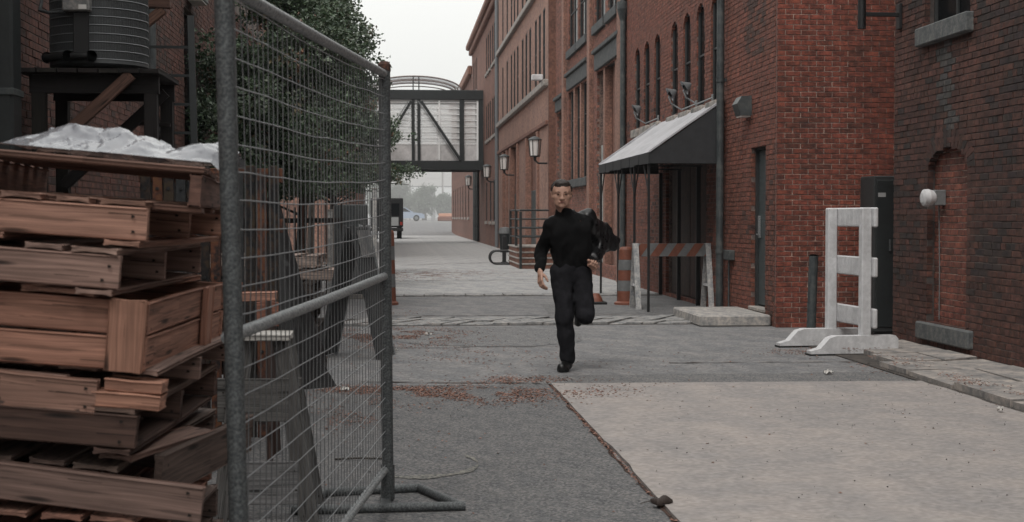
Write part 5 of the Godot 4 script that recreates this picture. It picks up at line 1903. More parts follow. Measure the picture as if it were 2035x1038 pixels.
	for k in 4:
		g = Geo.new()
		g.bb(Vector3(0.03, k * 0.15, -3.55), Vector3(1.28, (k + 1) * 0.15 - 0.04, -k * 0.3), 0.004)
		var stp := part(T, "step", g, M.far_brick2)
		g = Geo.new()
		g.bb(Vector3(0.0, (k + 1) * 0.15 - 0.039, -3.6), Vector3(1.29, (k + 1) * 0.15, -k * 0.3 + 0.02), 0.006)
		part(stp, "tread", g, M.stone)
	for q in [[0.06, 0.0, 0.0], [0.06, 0.6, -1.4], [0.06, 0.6, -3.4]]:
		g = Geo.new()
		g.bb(Vector3(q[0] - 0.035, q[1], q[2] - 0.035), Vector3(q[0] + 0.035, 1.62 if q[2] < -1.0 else 1.55, q[2] + 0.035), 0.005)
		part(T, "railing_post", g, M.steel_dark)
	for y in [0.25, 0.5, 0.75, 1.0]:
		g = Geo.new()
		g.tube([Vector3(0.06, y + 0.58, -0.0), Vector3(0.06, y + 0.6, -1.4), Vector3(0.06, y + 0.6, -3.4)], 0.022, 6)
		part(T, "rail", g, M.steel_dark)
		g = Geo.new()
		g.tube([Vector3(0.06, y + 0.6, -3.4), Vector3(1.2, y + 0.6, -3.4)], 0.022, 6)
		part(T, "rail", g, M.steel_dark)
		g = Geo.new()
		g.tube([Vector3(0.06, y + 0.6, -1.4), Vector3(0.95, y + 0.6, -1.4)], 0.022, 6)
		part(T, "rail", g, M.steel_dark)
	# bike rack, post, bin
	T = thing("bike_rack", "black looped tube bike rack on the pavement by the steps", "bike rack", Vector3(2.72, 0, -41.2))
	for s in [0.0, -0.5]:
		g = Geo.new()
		var pts := []
		for i in 13:
			var a := PI * 0.5 + PI * i / 12.0
			pts.append(Vector3(0.2 + cos(a) * 0.18, 0.22 + sin(a) * 0.19, s))
		pts.push_front(Vector3(0.95, 0.41, s))
		pts.append(Vector3(0.95, 0.03, s))
		g.tube(pts, 0.028, 8)
		part(T, "loop", g, M.black_metal)
	g = Geo.new()
	g.bar(Vector3(0.5, 0.03, 0.1), Vector3(0.5, 0.03, -0.6), 0.05, 0.03)
	part(T, "foot_bar", g, M.black_metal)
	T = thing("slim_post", "slim black post standing beside the bike rack", "post", Vector3(3.3, 0, -43.2))
	g = Geo.new()
	g.bb(Vector3(-0.06, 0, -0.06), Vector3(0.06, 0.82, 0.06), 0.01)
	g.bb(Vector3(-0.1, 0, -0.1), Vector3(0.1, 0.03, 0.1))
	part(T, "shaft", g, M.black_metal)
	T = thing("litter_bin", "dark round litter bin with pale domed lid against the pale brick wall", "bin", Vector3(4.3, 0, -55.8))
	g = Geo.new()
	g.lathe([Vector2(0, 0.0), Vector2(0.2, 0.0), Vector2(0.25, 0.75), Vector2(0.0, 0.75)], 16)
	part(T, "drum", g, M.steel_dark)
	g = Geo.new()
	g.lathe([Vector2(0.27, 0.75), Vector2(0.27, 0.8), Vector2(0.22, 0.98), Vector2(0, 1.02)], 16)
	part(T, "lid", g, M.band_grey)
	# wall lanterns
	var spots := [[42.9, 4.22, "nearest the stone lintel bays"], [55.0, 4.2, "above the grey door next to the steps"], [65.5, 4.2, "by the corner pipe before the skywalk"], [82.5, 4.2, "beyond the skywalk"]]
	for q in spots:
		T = thing("wall_lantern", "hexagonal pale glass wall lantern %s" % q[2], "lantern", Vector3(q[1], 3.25, -q[0]), 0.0, "lanterns on the right wall")
		g = Geo.new()
		for k in 6:
			var a := TAU * k / 6
			var d := Vector3(cos(a), 0, sin(a))
			g.bar(d * 0.15 + Vector3(0, 0.02, 0), d * 0.19 + Vector3(0, 0.5, 0), 0.022, 0.022)
		g.lathe([Vector2(0.16, 0.0), Vector2(0.16, 0.03), Vector2(0.05, -0.02), Vector2(0.03, -0.14)], 6)
		part(T, "frame", g, M.black_metal)
		g = Geo.new()
		g.lathe([Vector2(0.14, 0.02), Vector2(0.175, 0.5)], 6)
		part(T, "glass", g, M.lamp_glass)
		g = Geo.new()
		g.lathe([Vector2(0.21, 0.5), Vector2(0.21, 0.53), Vector2(0.1, 0.6), Vector2(0, 0.63)], 6)
		part(T, "roof", g, M.zinc_post)
		g = Geo.new()
		g.tube([Vector3(0, -0.1, 0), Vector3(0.1, -0.2, 0), Vector3((XR if q[0] < 43 else XE) - q[1], -0.2, 0)], 0.03, 6)
		part(T, "arm", g, M.black_metal)
	# security camera on the sill band
	T = thing("security_camera", "white security camera on sill band of the pale brick building", "camera", Vector3(XE - 0.16, 5.62, -43.2))
	g = Geo.new()
	g.bb(Vector3(-0.3, -0.02, -0.1), Vector3(0.05, 0.16, 0.12), 0.02)
	part(T, "housing", g, M.white_plastic)
	g = Geo.new()
	g.bar(Vector3(0.0, -0.02, 0), Vector3(0.16, -0.15, 0), 0.05, 0.05)
	part(T, "mount", g, M.white_plastic)

# ---------- far end ----------
func make_far_end() -> void:
	var T := thing("box_truck", "black box truck parked under the trees before the alley mouth", "truck", Vector3(-0.62, 0, -91.5))
	var g := Geo.new()
	g.bb(Vector3(-1.05, 0.75, -5.0), Vector3(1.05, 2.65, 0.0), 0.06)
	part(T, "body", g, M.tarp)
	g = Geo.new()
	g.bb(Vector3(-0.8, 1.5, 0.001), Vector3(0.8, 2.3, 0.02), 0.01)
	part(T, "rear_window", g, M.glass_dark)
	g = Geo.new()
	g.bb(Vector3(-0.2, 0.85, 0.001), Vector3(0.75, 1.4, 0.025), 0.01)  # pale grey plate painted to stand in for the reflection in the window
	part(T, "painted_reflection", g, mat(0.3, 0.31, 0.31, 0.5))
	g = Geo.new()
	g.bb(Vector3(-1.05, 0.5, -0.2), Vector3(1.05, 0.72, 0.1), 0.02)
	part(T, "bumper", g, M.rubber)
	for x in [-0.8, 0.8]:
		for z in [-0.9, -4.0]:
			g = Geo.new()
			g.tube([Vector3(x - 0.16, 0.42, z), Vector3(x + 0.16, 0.42, z)], 0.42, 18)
			part(T, "wheel", g, M.rubber)
	g = Geo.new()
	g.bb(Vector3(0.85, 0.9, 0.001), Vector3(1.0, 1.1, 0.02))
	part(T, "tail_light", g, mat(0.3, 0.03, 0.02, 0.4))
	# parked car
	car("pale blue saloon car parked across the far street", Vector3(0.6, 1.0, -147.0), Color(0.36, 0.42, 0.52))
	T = thing("orange_barrier", "low orange and white barrier beside the far parked car", "barrier", Vector3(5.2, 1.0, -148.0))
	g = Geo.new()
	g.bb(Vector3(-0.9, 0.0, -0.25), Vector3(1.2, 0.45, 0.25), 0.06)
	part(T, "lower_block", g, M.orange)
	g = Geo.new()
	g.bb(Vector3(-0.8, 0.451, -0.18), Vector3(1.1, 0.8, 0.18), 0.05)
	part(T, "upper_block", g, mat(0.6, 0.3, 0.2, 0.7))
	# elevated roadway on columns
	T = thing("viaduct", "pale elevated roadway on slim columns past the far street", "viaduct", Vector3(0, 1.0, -205.0))
	g = Geo.new()
	g.bb(Vector3(-60, 4.9, -6), Vector3(60, 6.0, 0), 0.05)
	part(T, "deck", g, mat(0.55, 0.54, 0.53, 0.9))
	g = Geo.new()
	g.bb(Vector3(-60, 6.001, -0.2), Vector3(60, 6.9, 0.0), 0.02)
	part(T, "parapet", g, mat(0.55, 0.54, 0.53, 0.9))
	for k in 13:
		g = Geo.new()
		g.bb(Vector3(-24.3 + k * 4.2, 0, -3.3), Vector3(-23.7 + k * 4.2, 4.9, -2.7), 0.05)
		part(T, "column", g, mat(0.35, 0.35, 0.36, 0.9))
	for q in [[6.2, 12.0, "plain"], [1.8, 10.0, "crooked"]]:
		T = thing("utility_pole", "%s thin utility pole rising above the pale viaduct" % q[2], "pole", Vector3(q[0], 1, -190.0))
		g = Geo.new()
		g.tube([Vector3(0, 0, 0), Vector3(0.0, q[1], 0)], 0.13, 8)
		part(T, "shaft", g, mat(0.3, 0.28, 0.27, 0.9))
		g = Geo.new()
		g.bar(Vector3(-0.9, q[1] - 0.6, 0), Vector3(0.9, q[1] - 0.6, 0), 0.12, 0.12)
		part(T, "cross_arm", g, mat(0.3, 0.28, 0.27, 0.9))
	# the hazy air over the open street past the alley mouth
	var mist := FogVolume.new()
	mist.name = "street_haze"
	mist.size = Vector3(220, 12, 130)
	mist.position = Vector3(0, 6.0, -188)
	var fm := FogMaterial.new()
	fm.density = 0.009
	fm.albedo = Color(0.97, 0.97, 0.97)
	mist.material = fm
	mist.set_meta("kind", "stuff")
	add_child(mist)
	var cm := leaf_clumps()
	var k := 0
	for q in [[0.5, -185.0, 6.5], [3.6, -183.0, 5.5], [6.4, -187.0, 4.2], [-2.6, -184.0, 6.0], [9.5, -186.0, 5.0]]:
		tree(["tallest hazy tree before the viaduct columns", "hazy tree beside the tallest one before the viaduct", "small rounded hazy tree before the viaduct", "hazy tree behind the parked truck", "hazy tree by the corner of the alley mouth"][k], Vector3(q[0], 1.0, q[1]), q[2], 1.7, 0.9, 420, 40 + k, cm, Vector3.ZERO, 0.0, 3.0, "street_tree", "hazy trees past the far street")
		k += 1

func car(label: String, at: Vector3, paint: Color) -> void:
	var T := thing("parked_car", label, "car", at)
	var g := Geo.new()
	var body := PackedVector2Array([Vector2(-2.25, 0.3), Vector2(-2.25, 0.72), Vector2(-2.1, 0.86), Vector2(-1.3, 0.92), Vector2(1.0, 0.92), Vector2(2.0, 0.82), Vector2(2.3, 0.66), Vector2(2.3, 0.3)])
	g.prism(body, 1.7, Transform3D(Basis.IDENTITY, Vector3(0, 0, -0.85)))
	part(T, "body", g, mat(paint.r, paint.g, paint.b, 0.3))
	g = Geo.new()
	g.prism(PackedVector2Array([Vector2(-1.75, 0.921), Vector2(-1.0, 1.4), Vector2(0.3, 1.42), Vector2(1.15, 0.921)]), 1.45, Transform3D(Basis.IDENTITY, Vector3(0, 0, -0.725)))
	var cab := part(T, "cabin", g, mat(paint.r, paint.g, paint.b, 0.3))
	for q in [[-1.45, -0.95, -0.45, -0.45], [-0.35, -0.35, 0.25, 0.85]]:
		g = Geo.new()
		g.prism(PackedVector2Array([Vector2(q[0], 0.97), Vector2(q[1], 1.34), Vector2(q[2], 1.35), Vector2(q[3], 0.97)]), 0.01, Transform3D(Basis.IDENTITY, Vector3(0, 0, 0.727)))
		part(cab, "side_window", g, M.glass_dark)
	for x in [-1.4, 1.45]:
		for z in [-0.75, 0.75]:
			g = Geo.new()
			g.tube([Vector3(x, 0.32, z - 0.12), Vector3(x, 0.32, z + 0.12)], 0.32, 18)
			var w := part(T, "wheel", g, M.rubber)
			g = Geo.new()
			g.tube([Vector3(x, 0.32, z - 0.125), Vector3(x, 0.32, z + 0.125)], 0.19, 14)
			part(w, "rim", g, M.zinc)
	for x in [2.28, -2.26]:
		g = Geo.new()
		g.bb(Vector3(x - 0.03, 0.55, -0.8), Vector3(x + 0.03, 0.7, 0.8), 0.01)
		part(T, "lamp_strip", g, M.band_grey)

# ---------- litter ----------
func make_litter() -> void:
	var g := Geo.new()
	g.tri(Vector3(0, 0.001, -0.016), Vector3(0.011, 0.006, 0.0), Vector3(0, 0.003, 0.016))
	g.tri(Vector3(0, 0.001, -0.016), Vector3(0, 0.003, 0.016), Vector3(-0.011, 0.007, 0.002))
	var mesh := g.mesh(M.litter)
	var r := RandomNumberGenerator.new()
	r.seed = 55
	var f := noise(56, 1.3)
	var spots := [[0.45, -11.05, 0.85, 0.42, 1900], [-0.3, -11.45, 0.5, 0.2, 800], [0.0, -16.6, 0.6, 1.1, 2000], [-0.5, -16.4, 0.5, 0.8, 900], [0.7, -14.4, 0.8, 1.0, 260], [1.05, -11.95, 0.35, 0.3, 420], [0.4, -34.5, 1.2, 2.6, 2600], [2.2, -35.5, 0.9, 1.2, 400], [4.35, -14.15, 0.4, 0.4, 320], [-0.32, -9.9, 0.2, 0.5, 220], [4.55, -12.7, 0.25, 0.5, 160], [1.5, -13.5, 1.3, 1.6, 120], [3.0, -9.5, 1.3, 2.5, 30], [0.3, -8.5, 0.8, 2.0, 30], [-0.1, -20.8, 0.4, 0.7, 160], [1.268, -9.3, 0.012, 2.2, 260], [4.6, -10.8, 0.12, 1.2, 160]]
	var list := []
	for s in spots:
		var k := 0
		var tries := 0
		while k < s[4] * 1.6 and tries < s[4] * 12:
			tries += 1
			var p := Vector3(s[0] + r.randfn() * s[2] * 0.7, 0, s[1] + r.randfn() * s[3] * 0.7)
			if s[2] > 0.05 and f.get_noise_2d(p.x * 1.5, p.z * 0.8) < -0.05 + r.randf_range(-0.2, 0.2): continue
			k += 1
			var on_slab: bool = p.x > 1.275 and p.x < 4.4 and p.z > -11.6
			p.y = 0.023 if on_slab else (0.075 if p.x > 4.45 and p.z > -14.9 else 0.005)
			if s[2] < 0.05: p.y = 0.01
			if p.z < -18 and p.z > -20: p.y = 0.035
			list.append(p)
	var mm := MultiMesh.new()
	mm.transform_format = MultiMesh.TRANSFORM_3D
	mm.use_colors = true
	mm.mesh = mesh
	mm.instance_count = list.size()
	for i in list.size():
		var s := r.randf_range(0.35, 0.95)
		var b := Basis.from_euler(Vector3(r.randf_range(-0.2, 0.2), r.randf() * TAU, r.randf_range(-0.2, 0.2))).scaled(Vector3(s, s, s))
		mm.set_instance_transform(i, Transform3D(b, list[i]))
		mm.set_instance_color(i, Color(0.18, 0.085, 0.06).lerp(Color(0.36, 0.21, 0.165), r.randf()) * r.randf_range(0.6, 1.1))
	var o := MultiMeshInstance3D.new()
	o.name = "leaf_litter"
	o.multimesh = mm
	o.set_meta("kind", "stuff")
	o.set_meta("label", "rust brown leaf litter scattered in drifts over the asphalt")
	o.set_meta("category", "leaves")
	add_child(o, true)
	# grit and pebbles
	g = Geo.new()
	g.ball(Vector3.ZERO, Vector3(0.004, 0.003, 0.0035), 5)
	mm = MultiMesh.new()
	mm.transform_format = MultiMesh.TRANSFORM_3D
	mm.use_colors = true
	mm.mesh = g.mesh(M.litter)
	mm.instance_count = 520
	for i in 520:
		var p := Vector3(r.randf_range(1.3, 4.4), 0.0235, r.randf_range(-11.5, -6.0)) if i < 110 else Vector3(r.randf_range(-0.3, 5.0), 0.006, r.randf_range(-18.0, -6.0))
		if i > 400: p = Vector3(4.42 + r.randfn() * 0.06, 0.02, r.randf_range(-13.0, -8.5))
		if i >= 110 and p.x > 1.27 and p.z > -11.6 and p.x < 4.4: p.y = 0.024
		var s := r.randf_range(0.3, 1.3)
		mm.set_instance_transform(i, Transform3D(Basis.from_euler(Vector3(0, r.randf() * TAU, 0)).scaled(Vector3(s, s, s)), p))
		mm.set_instance_color(i, Color(0.05, 0.045, 0.04) if r.randf() < 0.75 else Color(0.35, 0.33, 0.31))
	o = MultiMeshInstance3D.new()
	o.name = "grit"
	o.multimesh = mm
	o.set_meta("kind", "stuff")
	o.set_meta("label", "scattered dark grit and pebbles on the slab and asphalt")
	o.set_meta("category", "grit")
	add_child(o, true)
	# scraps of paper
	var k := 0
	for q in [[-0.42, 0.006, -11.35, 0.035, "crumpled white paper scrap on asphalt under the tarpaulin"], [-0.03, 0.004, -14.6, 0.035, "white paper scrap on asphalt beside the sandwich board"], [0.36, 0.01, -16.6, 0.04, "white paper scrap among the leaves by the sett band"], [3.82, 0.004, -12.2, 0.04, "torn white paper scrap on asphalt near the white barricade"], [4.25, 0.024, -9.6, 0.025, "small white paper scrap on the slab's edge by the flagstones"]]:
		g = Geo.new()
		var n := 6
		var w: float = q[3]
		var pts := []
		for i in n + 1:
			for j in n + 1:
				pts.append(Vector3((i / float(n) - 0.5) * w * 2.0, 0.004 + absf(f.get_noise_2d(i * 0.9 + k * 20.0, j * 0.9)) * 0.07, (j / float(n) - 0.5) * w * 1.6))
		for i in n:
			for j in n: g.quad(pts[i * (n + 1) + j], pts[(i + 1) * (n + 1) + j], pts[(i + 1) * (n + 1) + j + 1], pts[i * (n + 1) + j + 1], Vector3.UP)
		var m: StandardMaterial3D = M.paper.duplicate()
		m.cull_mode = BaseMaterial3D.CULL_DISABLED
		var o2 := single("paper_scrap", g, m, q[4], "paper", "paper scraps on the ground", Vector3(q[0], q[1], q[2]))
		o2.rotation.y = k * 1.1
		k += 1
	# dark curled dead leaf on the slab corner
	var T := thing("curled_leaf", "dark brown curled dead leaf at the concrete slab's edge", "leaf", Vector3(1.27, 0.022, -6.66))
	T.scale = Vector3.ONE * 0.72
	g = Geo.new()
	for i in 10:
		for j in 12:
			var q := []
			for c in [[0, 0], [1, 0], [1, 1], [0, 1]]:
				var s := float(i + c[0]) / 10.0
				var a := lerpf(-0.3, PI * 1.15, float(j + c[1]) / 12.0)
				var rad := 0.028 * (0.4 + sin(s * PI * 0.9 + 0.2)) * (1.0 + 0.25 * sin(s * 9.0 + a))
				q.append(Vector3((s - 0.5) * 0.15, 0.012 + sin(a) * rad, cos(a) * rad * 1.2 + 0.02 * sin(s * 5.0)))
			g.quad(q[0], q[1], q[2], q[3])
	part(T, "blade", g, mat(0.035, 0.024, 0.02, 0.8, "", 1.0, {"both": true}))
	g = Geo.new()
	g.tube([Vector3(-0.07, 0.02, 0), Vector3(-0.12, 0.012, 0.01), Vector3(-0.15, 0.005, 0.02)], 0.003, 5)
	part(T, "stalk", g, mat(0.035, 0.024, 0.02, 0.8))
	# fallen branch under the fence foot
	T = thing("fallen_twig", "thin dark twig lying on asphalt behind the mesh fence", "twig", Vector3(-0.22, 0.012, -8.1))
	g = Geo.new()
	g.tube([Vector3(-0.14, 0, 0), Vector3(0.0, 0.006, 0.01), Vector3(0.15, 0, 0)], 0.006, 5)
	part(T, "stem", g, M.bark)

# ---------- bodies: tapered capsules joined smoothly and meshed as surface nets ----------
# bones: [a, b, radius at a, radius at b]; everything is added to g
func flesh(g: Geo, bones: Array, cell: float, k: float, t := Transform3D.IDENTITY, folds := 0.0, fold_freq := 9.0, fold_seed := 1) -> void:
	var lo := Vector3.INF
	var hi := -Vector3.INF
	for b in bones:
		var m: float = maxf(b[2], b[3]) + cell * 3.0 + folds
		lo = lo.min(b[0] - Vector3.ONE * m).min(b[1] - Vector3.ONE * m)
		hi = hi.max(b[0] + Vector3.ONE * m).max(b[1] + Vector3.ONE * m)
	var nx := int((hi.x - lo.x) / cell) + 2
	var ny := int((hi.y - lo.y) / cell) + 2
	var nz := int((hi.z - lo.z) / cell) + 2
	var F := PackedFloat32Array()
	F.resize(nx * ny * nz)
	F.fill(1.0)
	for b in bones:
		var a: Vector3 = b[0]
		var ab: Vector3 = b[1] - b[0]
		var l2 := maxf(ab.length_squared(), 1e-9)
		var r0: float = b[2]
		var dr: float = b[3] - b[2]
		var m := maxf(b[2], b[3]) + k + cell * 2.5
		var i0 := maxi(0, int((minf(b[0].x, b[1].x) - m - lo.x) / cell))
		var i1 := mini(nx - 1, int((maxf(b[0].x, b[1].x) + m - lo.x) / cell) + 1)
		var j0 := maxi(0, int((minf(b[0].y, b[1].y) - m - lo.y) / cell))
		var j1 := mini(ny - 1, int((maxf(b[0].y, b[1].y) + m - lo.y) / cell) + 1)
		var k0 := maxi(0, int((minf(b[0].z, b[1].z) - m - lo.z) / cell))
		var k1 := mini(nz - 1, int((maxf(b[0].z, b[1].z) + m - lo.z) / cell) + 1)
		for z in range(k0, k1 + 1):
			for y in range(j0, j1 + 1):
				var row := (z * ny + y) * nx
				for x in range(i0, i1 + 1):
					var p := lo + Vector3(x, y, z) * cell - a
					var h := clampf(p.dot(ab) / l2, 0.0, 1.0)
					var d := (p - ab * h).length() - (r0 + dr * h)
					var o := F[row + x]
					var q := maxf(k - absf(o - d), 0.0)
					F[row + x] = minf(o, d) - q * q * 0.25 / k
	if folds > 0.0:
		var f := FastNoiseLite.new()
		f.seed = fold_seed
		f.frequency = fold_freq
		f.fractal_octaves = 2
		for i in F.size():
			if absf(F[i]) < 0.06:
				var p := lo + Vector3(i % nx, (i / nx) % ny, i / (nx * ny)) * cell
				F[i] += f.get_noise_3d(p.x * 1.2, p.y * 0.8, p.z * 1.2) * folds
	var id := PackedInt32Array()
	id.resize(F.size())
	id.fill(-1)
	var sx := 1
	var sy := nx
	var sz := nx * ny
	var off := [0, sx, sy, sx + sy, sz, sx + sz, sy + sz, sx + sy + sz]
	var cor := [Vector3(0, 0, 0), Vector3(1, 0, 0), Vector3(0, 1, 0), Vector3(1, 1, 0), Vector3(0, 0, 1), Vector3(1, 0, 1), Vector3(0, 1, 1), Vector3(1, 1, 1)]
	var edges := [[0, 1], [2, 3], [4, 5], [6, 7], [0, 2], [1, 3], [4, 6], [5, 7], [0, 4], [1, 5], [2, 6], [3, 7]]
	var lim := cell * 2.0
	for z in nz - 1:
		for y in ny - 1:
			var row := (z * ny + y) * nx
			for x in nx - 1:
				var i := row + x
				if absf(F[i]) > lim: continue
				var neg := 0
				for c in 8:
					if F[i + off[c]] < 0.0: neg += 1
				if neg == 0 or neg == 8: continue
				var s := Vector3.ZERO
				var cnt := 0
				for e in edges:
					var fa := F[i + off[e[0]]]
					var fb := F[i + off[e[1]]]
					if (fa < 0.0) != (fb < 0.0):
						s += cor[e[0]].lerp(cor[e[1]], fa / (fa - fb))
						cnt += 1
				s /= cnt
				var gr := Vector3(F[i + 1] + F[i + 1 + sy] + F[i + 1 + sz] + F[i + 1 + sy + sz] - F[i] - F[i + sy] - F[i + sz] - F[i + sy + sz],
					F[i + sy] + F[i + sy + 1] + F[i + sy + sz] + F[i + sy + sz + 1] - F[i] - F[i + 1] - F[i + sz] - F[i + sz + 1],
					F[i + sz] + F[i + sz + 1] + F[i + sz + sy] + F[i + sz + sy + 1] - F[i] - F[i + 1] - F[i + sy] - F[i + sy + 1])
				id[i] = g.v.size()
				g.v.push_back(t * (lo + (Vector3(x, y, z) + s) * cell))
				g.n.push_back((t.basis * gr).normalized())
				g.c.push_back(g.col)
	for z in range(1, nz - 1):
		for y in range(1, ny - 1):
			var row := (z * ny + y) * nx
			for x in range(1, nx - 1):
				var i := row + x
				if id[i] < 0: continue
				var s0 := F[i] < 0.0
				for ax in 3:
					var st: int = [sx, sy, sz][ax]
					if (F[i + st] < 0.0) == s0: continue
					var u: int = [sy, sz, sx][ax]
					var w: int = [sz, sx, sy][ax]
					var a := id[i]
					var b := id[i - u]
					var c := id[i - u - w]
					var d := id[i - w]
					if a < 0 or b < 0 or c < 0 or d < 0: continue
					if s0: g.ix.append_array([a, c, b, a, d, c])
					else: g.ix.append_array([a, b, c, a, c, d])

# a hand: y along the fingers, x towards the thumb, z out of the palm; curl in radians for the three joints
func hand(g: Geo, t: Transform3D, thumb_side: float, curl: Array) -> void:
	var b := []
	var xs := [0.030, 0.010, -0.010, -0.029]
	var ln := [0.92, 1.02, 0.95, 0.75]
	for i in 4:
		var x: float = xs[i] * thumb_side
		b.append([Vector3(x * 0.7, 0.0, 0), Vector3(x, 0.085, 0), 0.015, 0.0125])
		var p := Vector3(x, 0.088, 0.0)
		var ang := 0.0
		for j in 3:
			ang += curl[j] * (1.0 + 0.12 * i)
			var L: float = [0.045, 0.028, 0.022][j] * ln[i]
			var q := p + Vector3(x * 0.12 / 3.0, cos(ang) * L, sin(ang) * L)
			b.append([p, q, 0.0098 - 0.0008 * j, 0.0092 - 0.0008 * j])
			p = q
	b.append([Vector3(0, -0.04, 0), Vector3(0, 0.02, 0), 0.026, 0.024])
	var tp := Vector3(0.026 * thumb_side, 0.022, 0.008)
	for L in [[0.042, 0.7, 0.014], [0.032, 0.35, 0.0115], [0.024, 0.2, 0.010]]:
		var q: Vector3 = tp + Vector3(sin(L[1]) * thumb_side, cos(L[1]), 0.35).normalized() * L[0]
		b.append([tp, q, L[2], L[2] * 0.92])
		tp = q
	flesh(g, b, 0.004, 0.008, t)

func make_person() -> void:
	var T := thing("person", "running person in black sweater, open black leather jacket and dark trousers", "person", Vector3(1.548, 0, -12.7))
	var V := func(x: float, y: float, z: float) -> Vector3: return Vector3(x, y, z)
	var hipA := Vector3(-0.055, 0.90, 0.0)
	var hipB := Vector3(0.125, 0.90, -0.03)
	var kneeA := Vector3(-0.035, 0.50, 0.06)
	var kneeB := Vector3(0.155, 0.515, 0.08)
	var ankA := Vector3(0.005, 0.095, -0.01)
	var ankB := Vector3(0.15, 0.575, -0.32)
	var shA := Vector3(-0.155, 1.315, 0.07)
	var shB := Vector3(0.195, 1.365, -0.04)
	var elA := Vector3(-0.232, 1.085, -0.07)
	var elB := Vector3(0.325, 1.14, -0.16)
	var wrA := Vector3(-0.262, 0.93, 0.11)
	var wrB := Vector3(0.205, 1.0, 0.07)
	var neck := Vector3(-0.035, 1.42, 0.055)
	var c := Vector3(-0.068, 1.605, 0.10)
	# skin: one body, its head and hands meshed finer
	var g := Geo.new()
	var torso := [[V.call(-0.07, 1.30, 0.03), V.call(-0.0, 1.02, 0.01), 0.085, 0.075], [V.call(0.075, 1.30, 0.03), V.call(0.08, 1.02, 0.0), 0.085, 0.075], [V.call(0.0, 0.93, 0.0), V.call(0.08, 0.93, -0.02), 0.09, 0.09]]
	var arms := [[V.call(-0.05, 1.35, 0.03), shA, 0.045, 0.040], [V.call(0.03, 1.36, 0.03), shB, 0.045, 0.040], [shA, elA, 0.040, 0.044], [elA, wrA, 0.043, 0.029], [shB, elB, 0.040, 0.038], [elB, wrB, 0.043, 0.029]]
	var legs := [[hipA, kneeA, 0.085, 0.057], [kneeA, kneeA.lerp(ankA, 0.35), 0.055, 0.056], [kneeA.lerp(ankA, 0.35), ankA, 0.056, 0.036], [hipB, kneeB, 0.085, 0.057], [kneeB, kneeB.lerp(ankB, 0.35), 0.055, 0.056], [kneeB.lerp(ankB, 0.35), ankB, 0.056, 0.036]]
	flesh(g, torso + arms + legs + [[neck, c + V.call(0, -0.07, -0.02), 0.062, 0.056]], 0.014, 0.04)
	var wide := Transform3D(Basis.from_euler(Vector3(0.04, -0.06, 0.0)) * Basis.from_scale(Vector3(1.1, 1.0, 1.04)), Vector3.ZERO)
	wide.origin = c - wide.basis * c
	flesh(g, [[c + V.call(0, 0.032, -0.03), c + V.call(0, 0.034, 0.005), 0.083, 0.080], [c + V.call(0, 0.01, 0.02), c + V.call(0, -0.055, 0.032), 0.064, 0.050], [c + V.call(-0.028, -0.075, 0.03), c + V.call(0, -0.098, 0.056), 0.030, 0.024], [c + V.call(0.028, -0.075, 0.03), c + V.call(0, -0.098, 0.056), 0.030, 0.024],
		[c + V.call(-0.04, -0.02, 0.05), c + V.call(-0.05, -0.025, 0.03), 0.022, 0.022], [c + V.call(0.04, -0.02, 0.05), c + V.call(0.05, -0.025, 0.03), 0.022, 0.022],
		[c + V.call(-0.042, -0.03, 0.038), c + V.call(-0.03, -0.08, 0.036), 0.028, 0.026], [c + V.call(0.042, -0.03, 0.038), c + V.call(0.03, -0.08, 0.036), 0.028, 0.026],
		[c + V.call(0, 0.008, 0.082), c + V.call(0, -0.034, 0.097), 0.009, 0.0125], [c + V.call(-0.012, -0.038, 0.092), c + V.call(0.012, -0.038, 0.092), 0.009, 0.009],
		[c + V.call(-0.04, 0.026, 0.066), c + V.call(0.04, 0.024, 0.066), 0.0125, 0.0125], [c + V.call(-0.02, -0.068, 0.078), c + V.call(0.02, -0.068, 0.078), 0.006, 0.006],
		[c + V.call(-0.078, 0.018, 0.0), c + V.call(-0.074, -0.028, 0.006), 0.013, 0.010], [c + V.call(0.078, 0.018, 0.0), c + V.call(0.074, -0.028, 0.006), 0.013, 0.010],
		[c + V.call(0, -0.06, -0.02), neck, 0.058, 0.062]], 0.0042, 0.016, wide)
	# hanging hand, and the swinging hand half closed
	var dA := (V.call(-0.03, -0.86, 0.42) as Vector3).normalized()
	var xA := Vector3(0.35, 0.1, 0.95)
	xA = (xA - dA * xA.dot(dA)).normalized()
	hand(g, Transform3D(Basis(xA, dA, xA.cross(dA)), wrA + dA * 0.03), 1.0, [0.35, 0.45, 0.3])
	var dB := (V.call(-0.12, -0.42, 0.9) as Vector3).normalized()
	var xB := Vector3(-0.75, 0.65, 0.1)
	xB = (xB - dB * xB.dot(dB)).normalized()
	hand(g, Transform3D(Basis(xB, dB, xB.cross(dB)), wrB + dB * 0.03), 1.0, [0.8, 0.9, 0.6])
	var skin := mat(0.40, 0.235, 0.175, 0.55)
	var body := part(T, "body", g, skin)
	for s in [-1.0, 1.0]:
		g = Geo.new()
		g.ball(wide * (c + Vector3(0.031 * s, 0.003, 0.0795)), Vector3(0.0115, 0.0040, 0.008), 12)
		part(body, "eye", g, mat(0.12, 0.075, 0.06, 0.35))
		g = Geo.new()
		g.tube([wide * (c + Vector3(0.015 * s, 0.021, 0.087)), wide * (c + Vector3(0.032 * s, 0.026, 0.0845)), wide * (c + Vector3(0.052 * s, 0.020, 0.071))], [0.0022, 0.0028, 0.0018], 6)
		part(body, "eyebrow", g, mat(0.03, 0.022, 0.018, 0.8))
	g = Geo.new()
	g.tube([wide * (c + Vector3(-0.02, -0.067, 0.084)), wide * (c + Vector3(0, -0.066, 0.0885)), wide * (c + Vector3(0.02, -0.067, 0.084))], [0.003, 0.005, 0.003], 6)
	part(body, "lips", g, mat(0.30, 0.12, 0.10, 0.5))
	g = Geo.new()
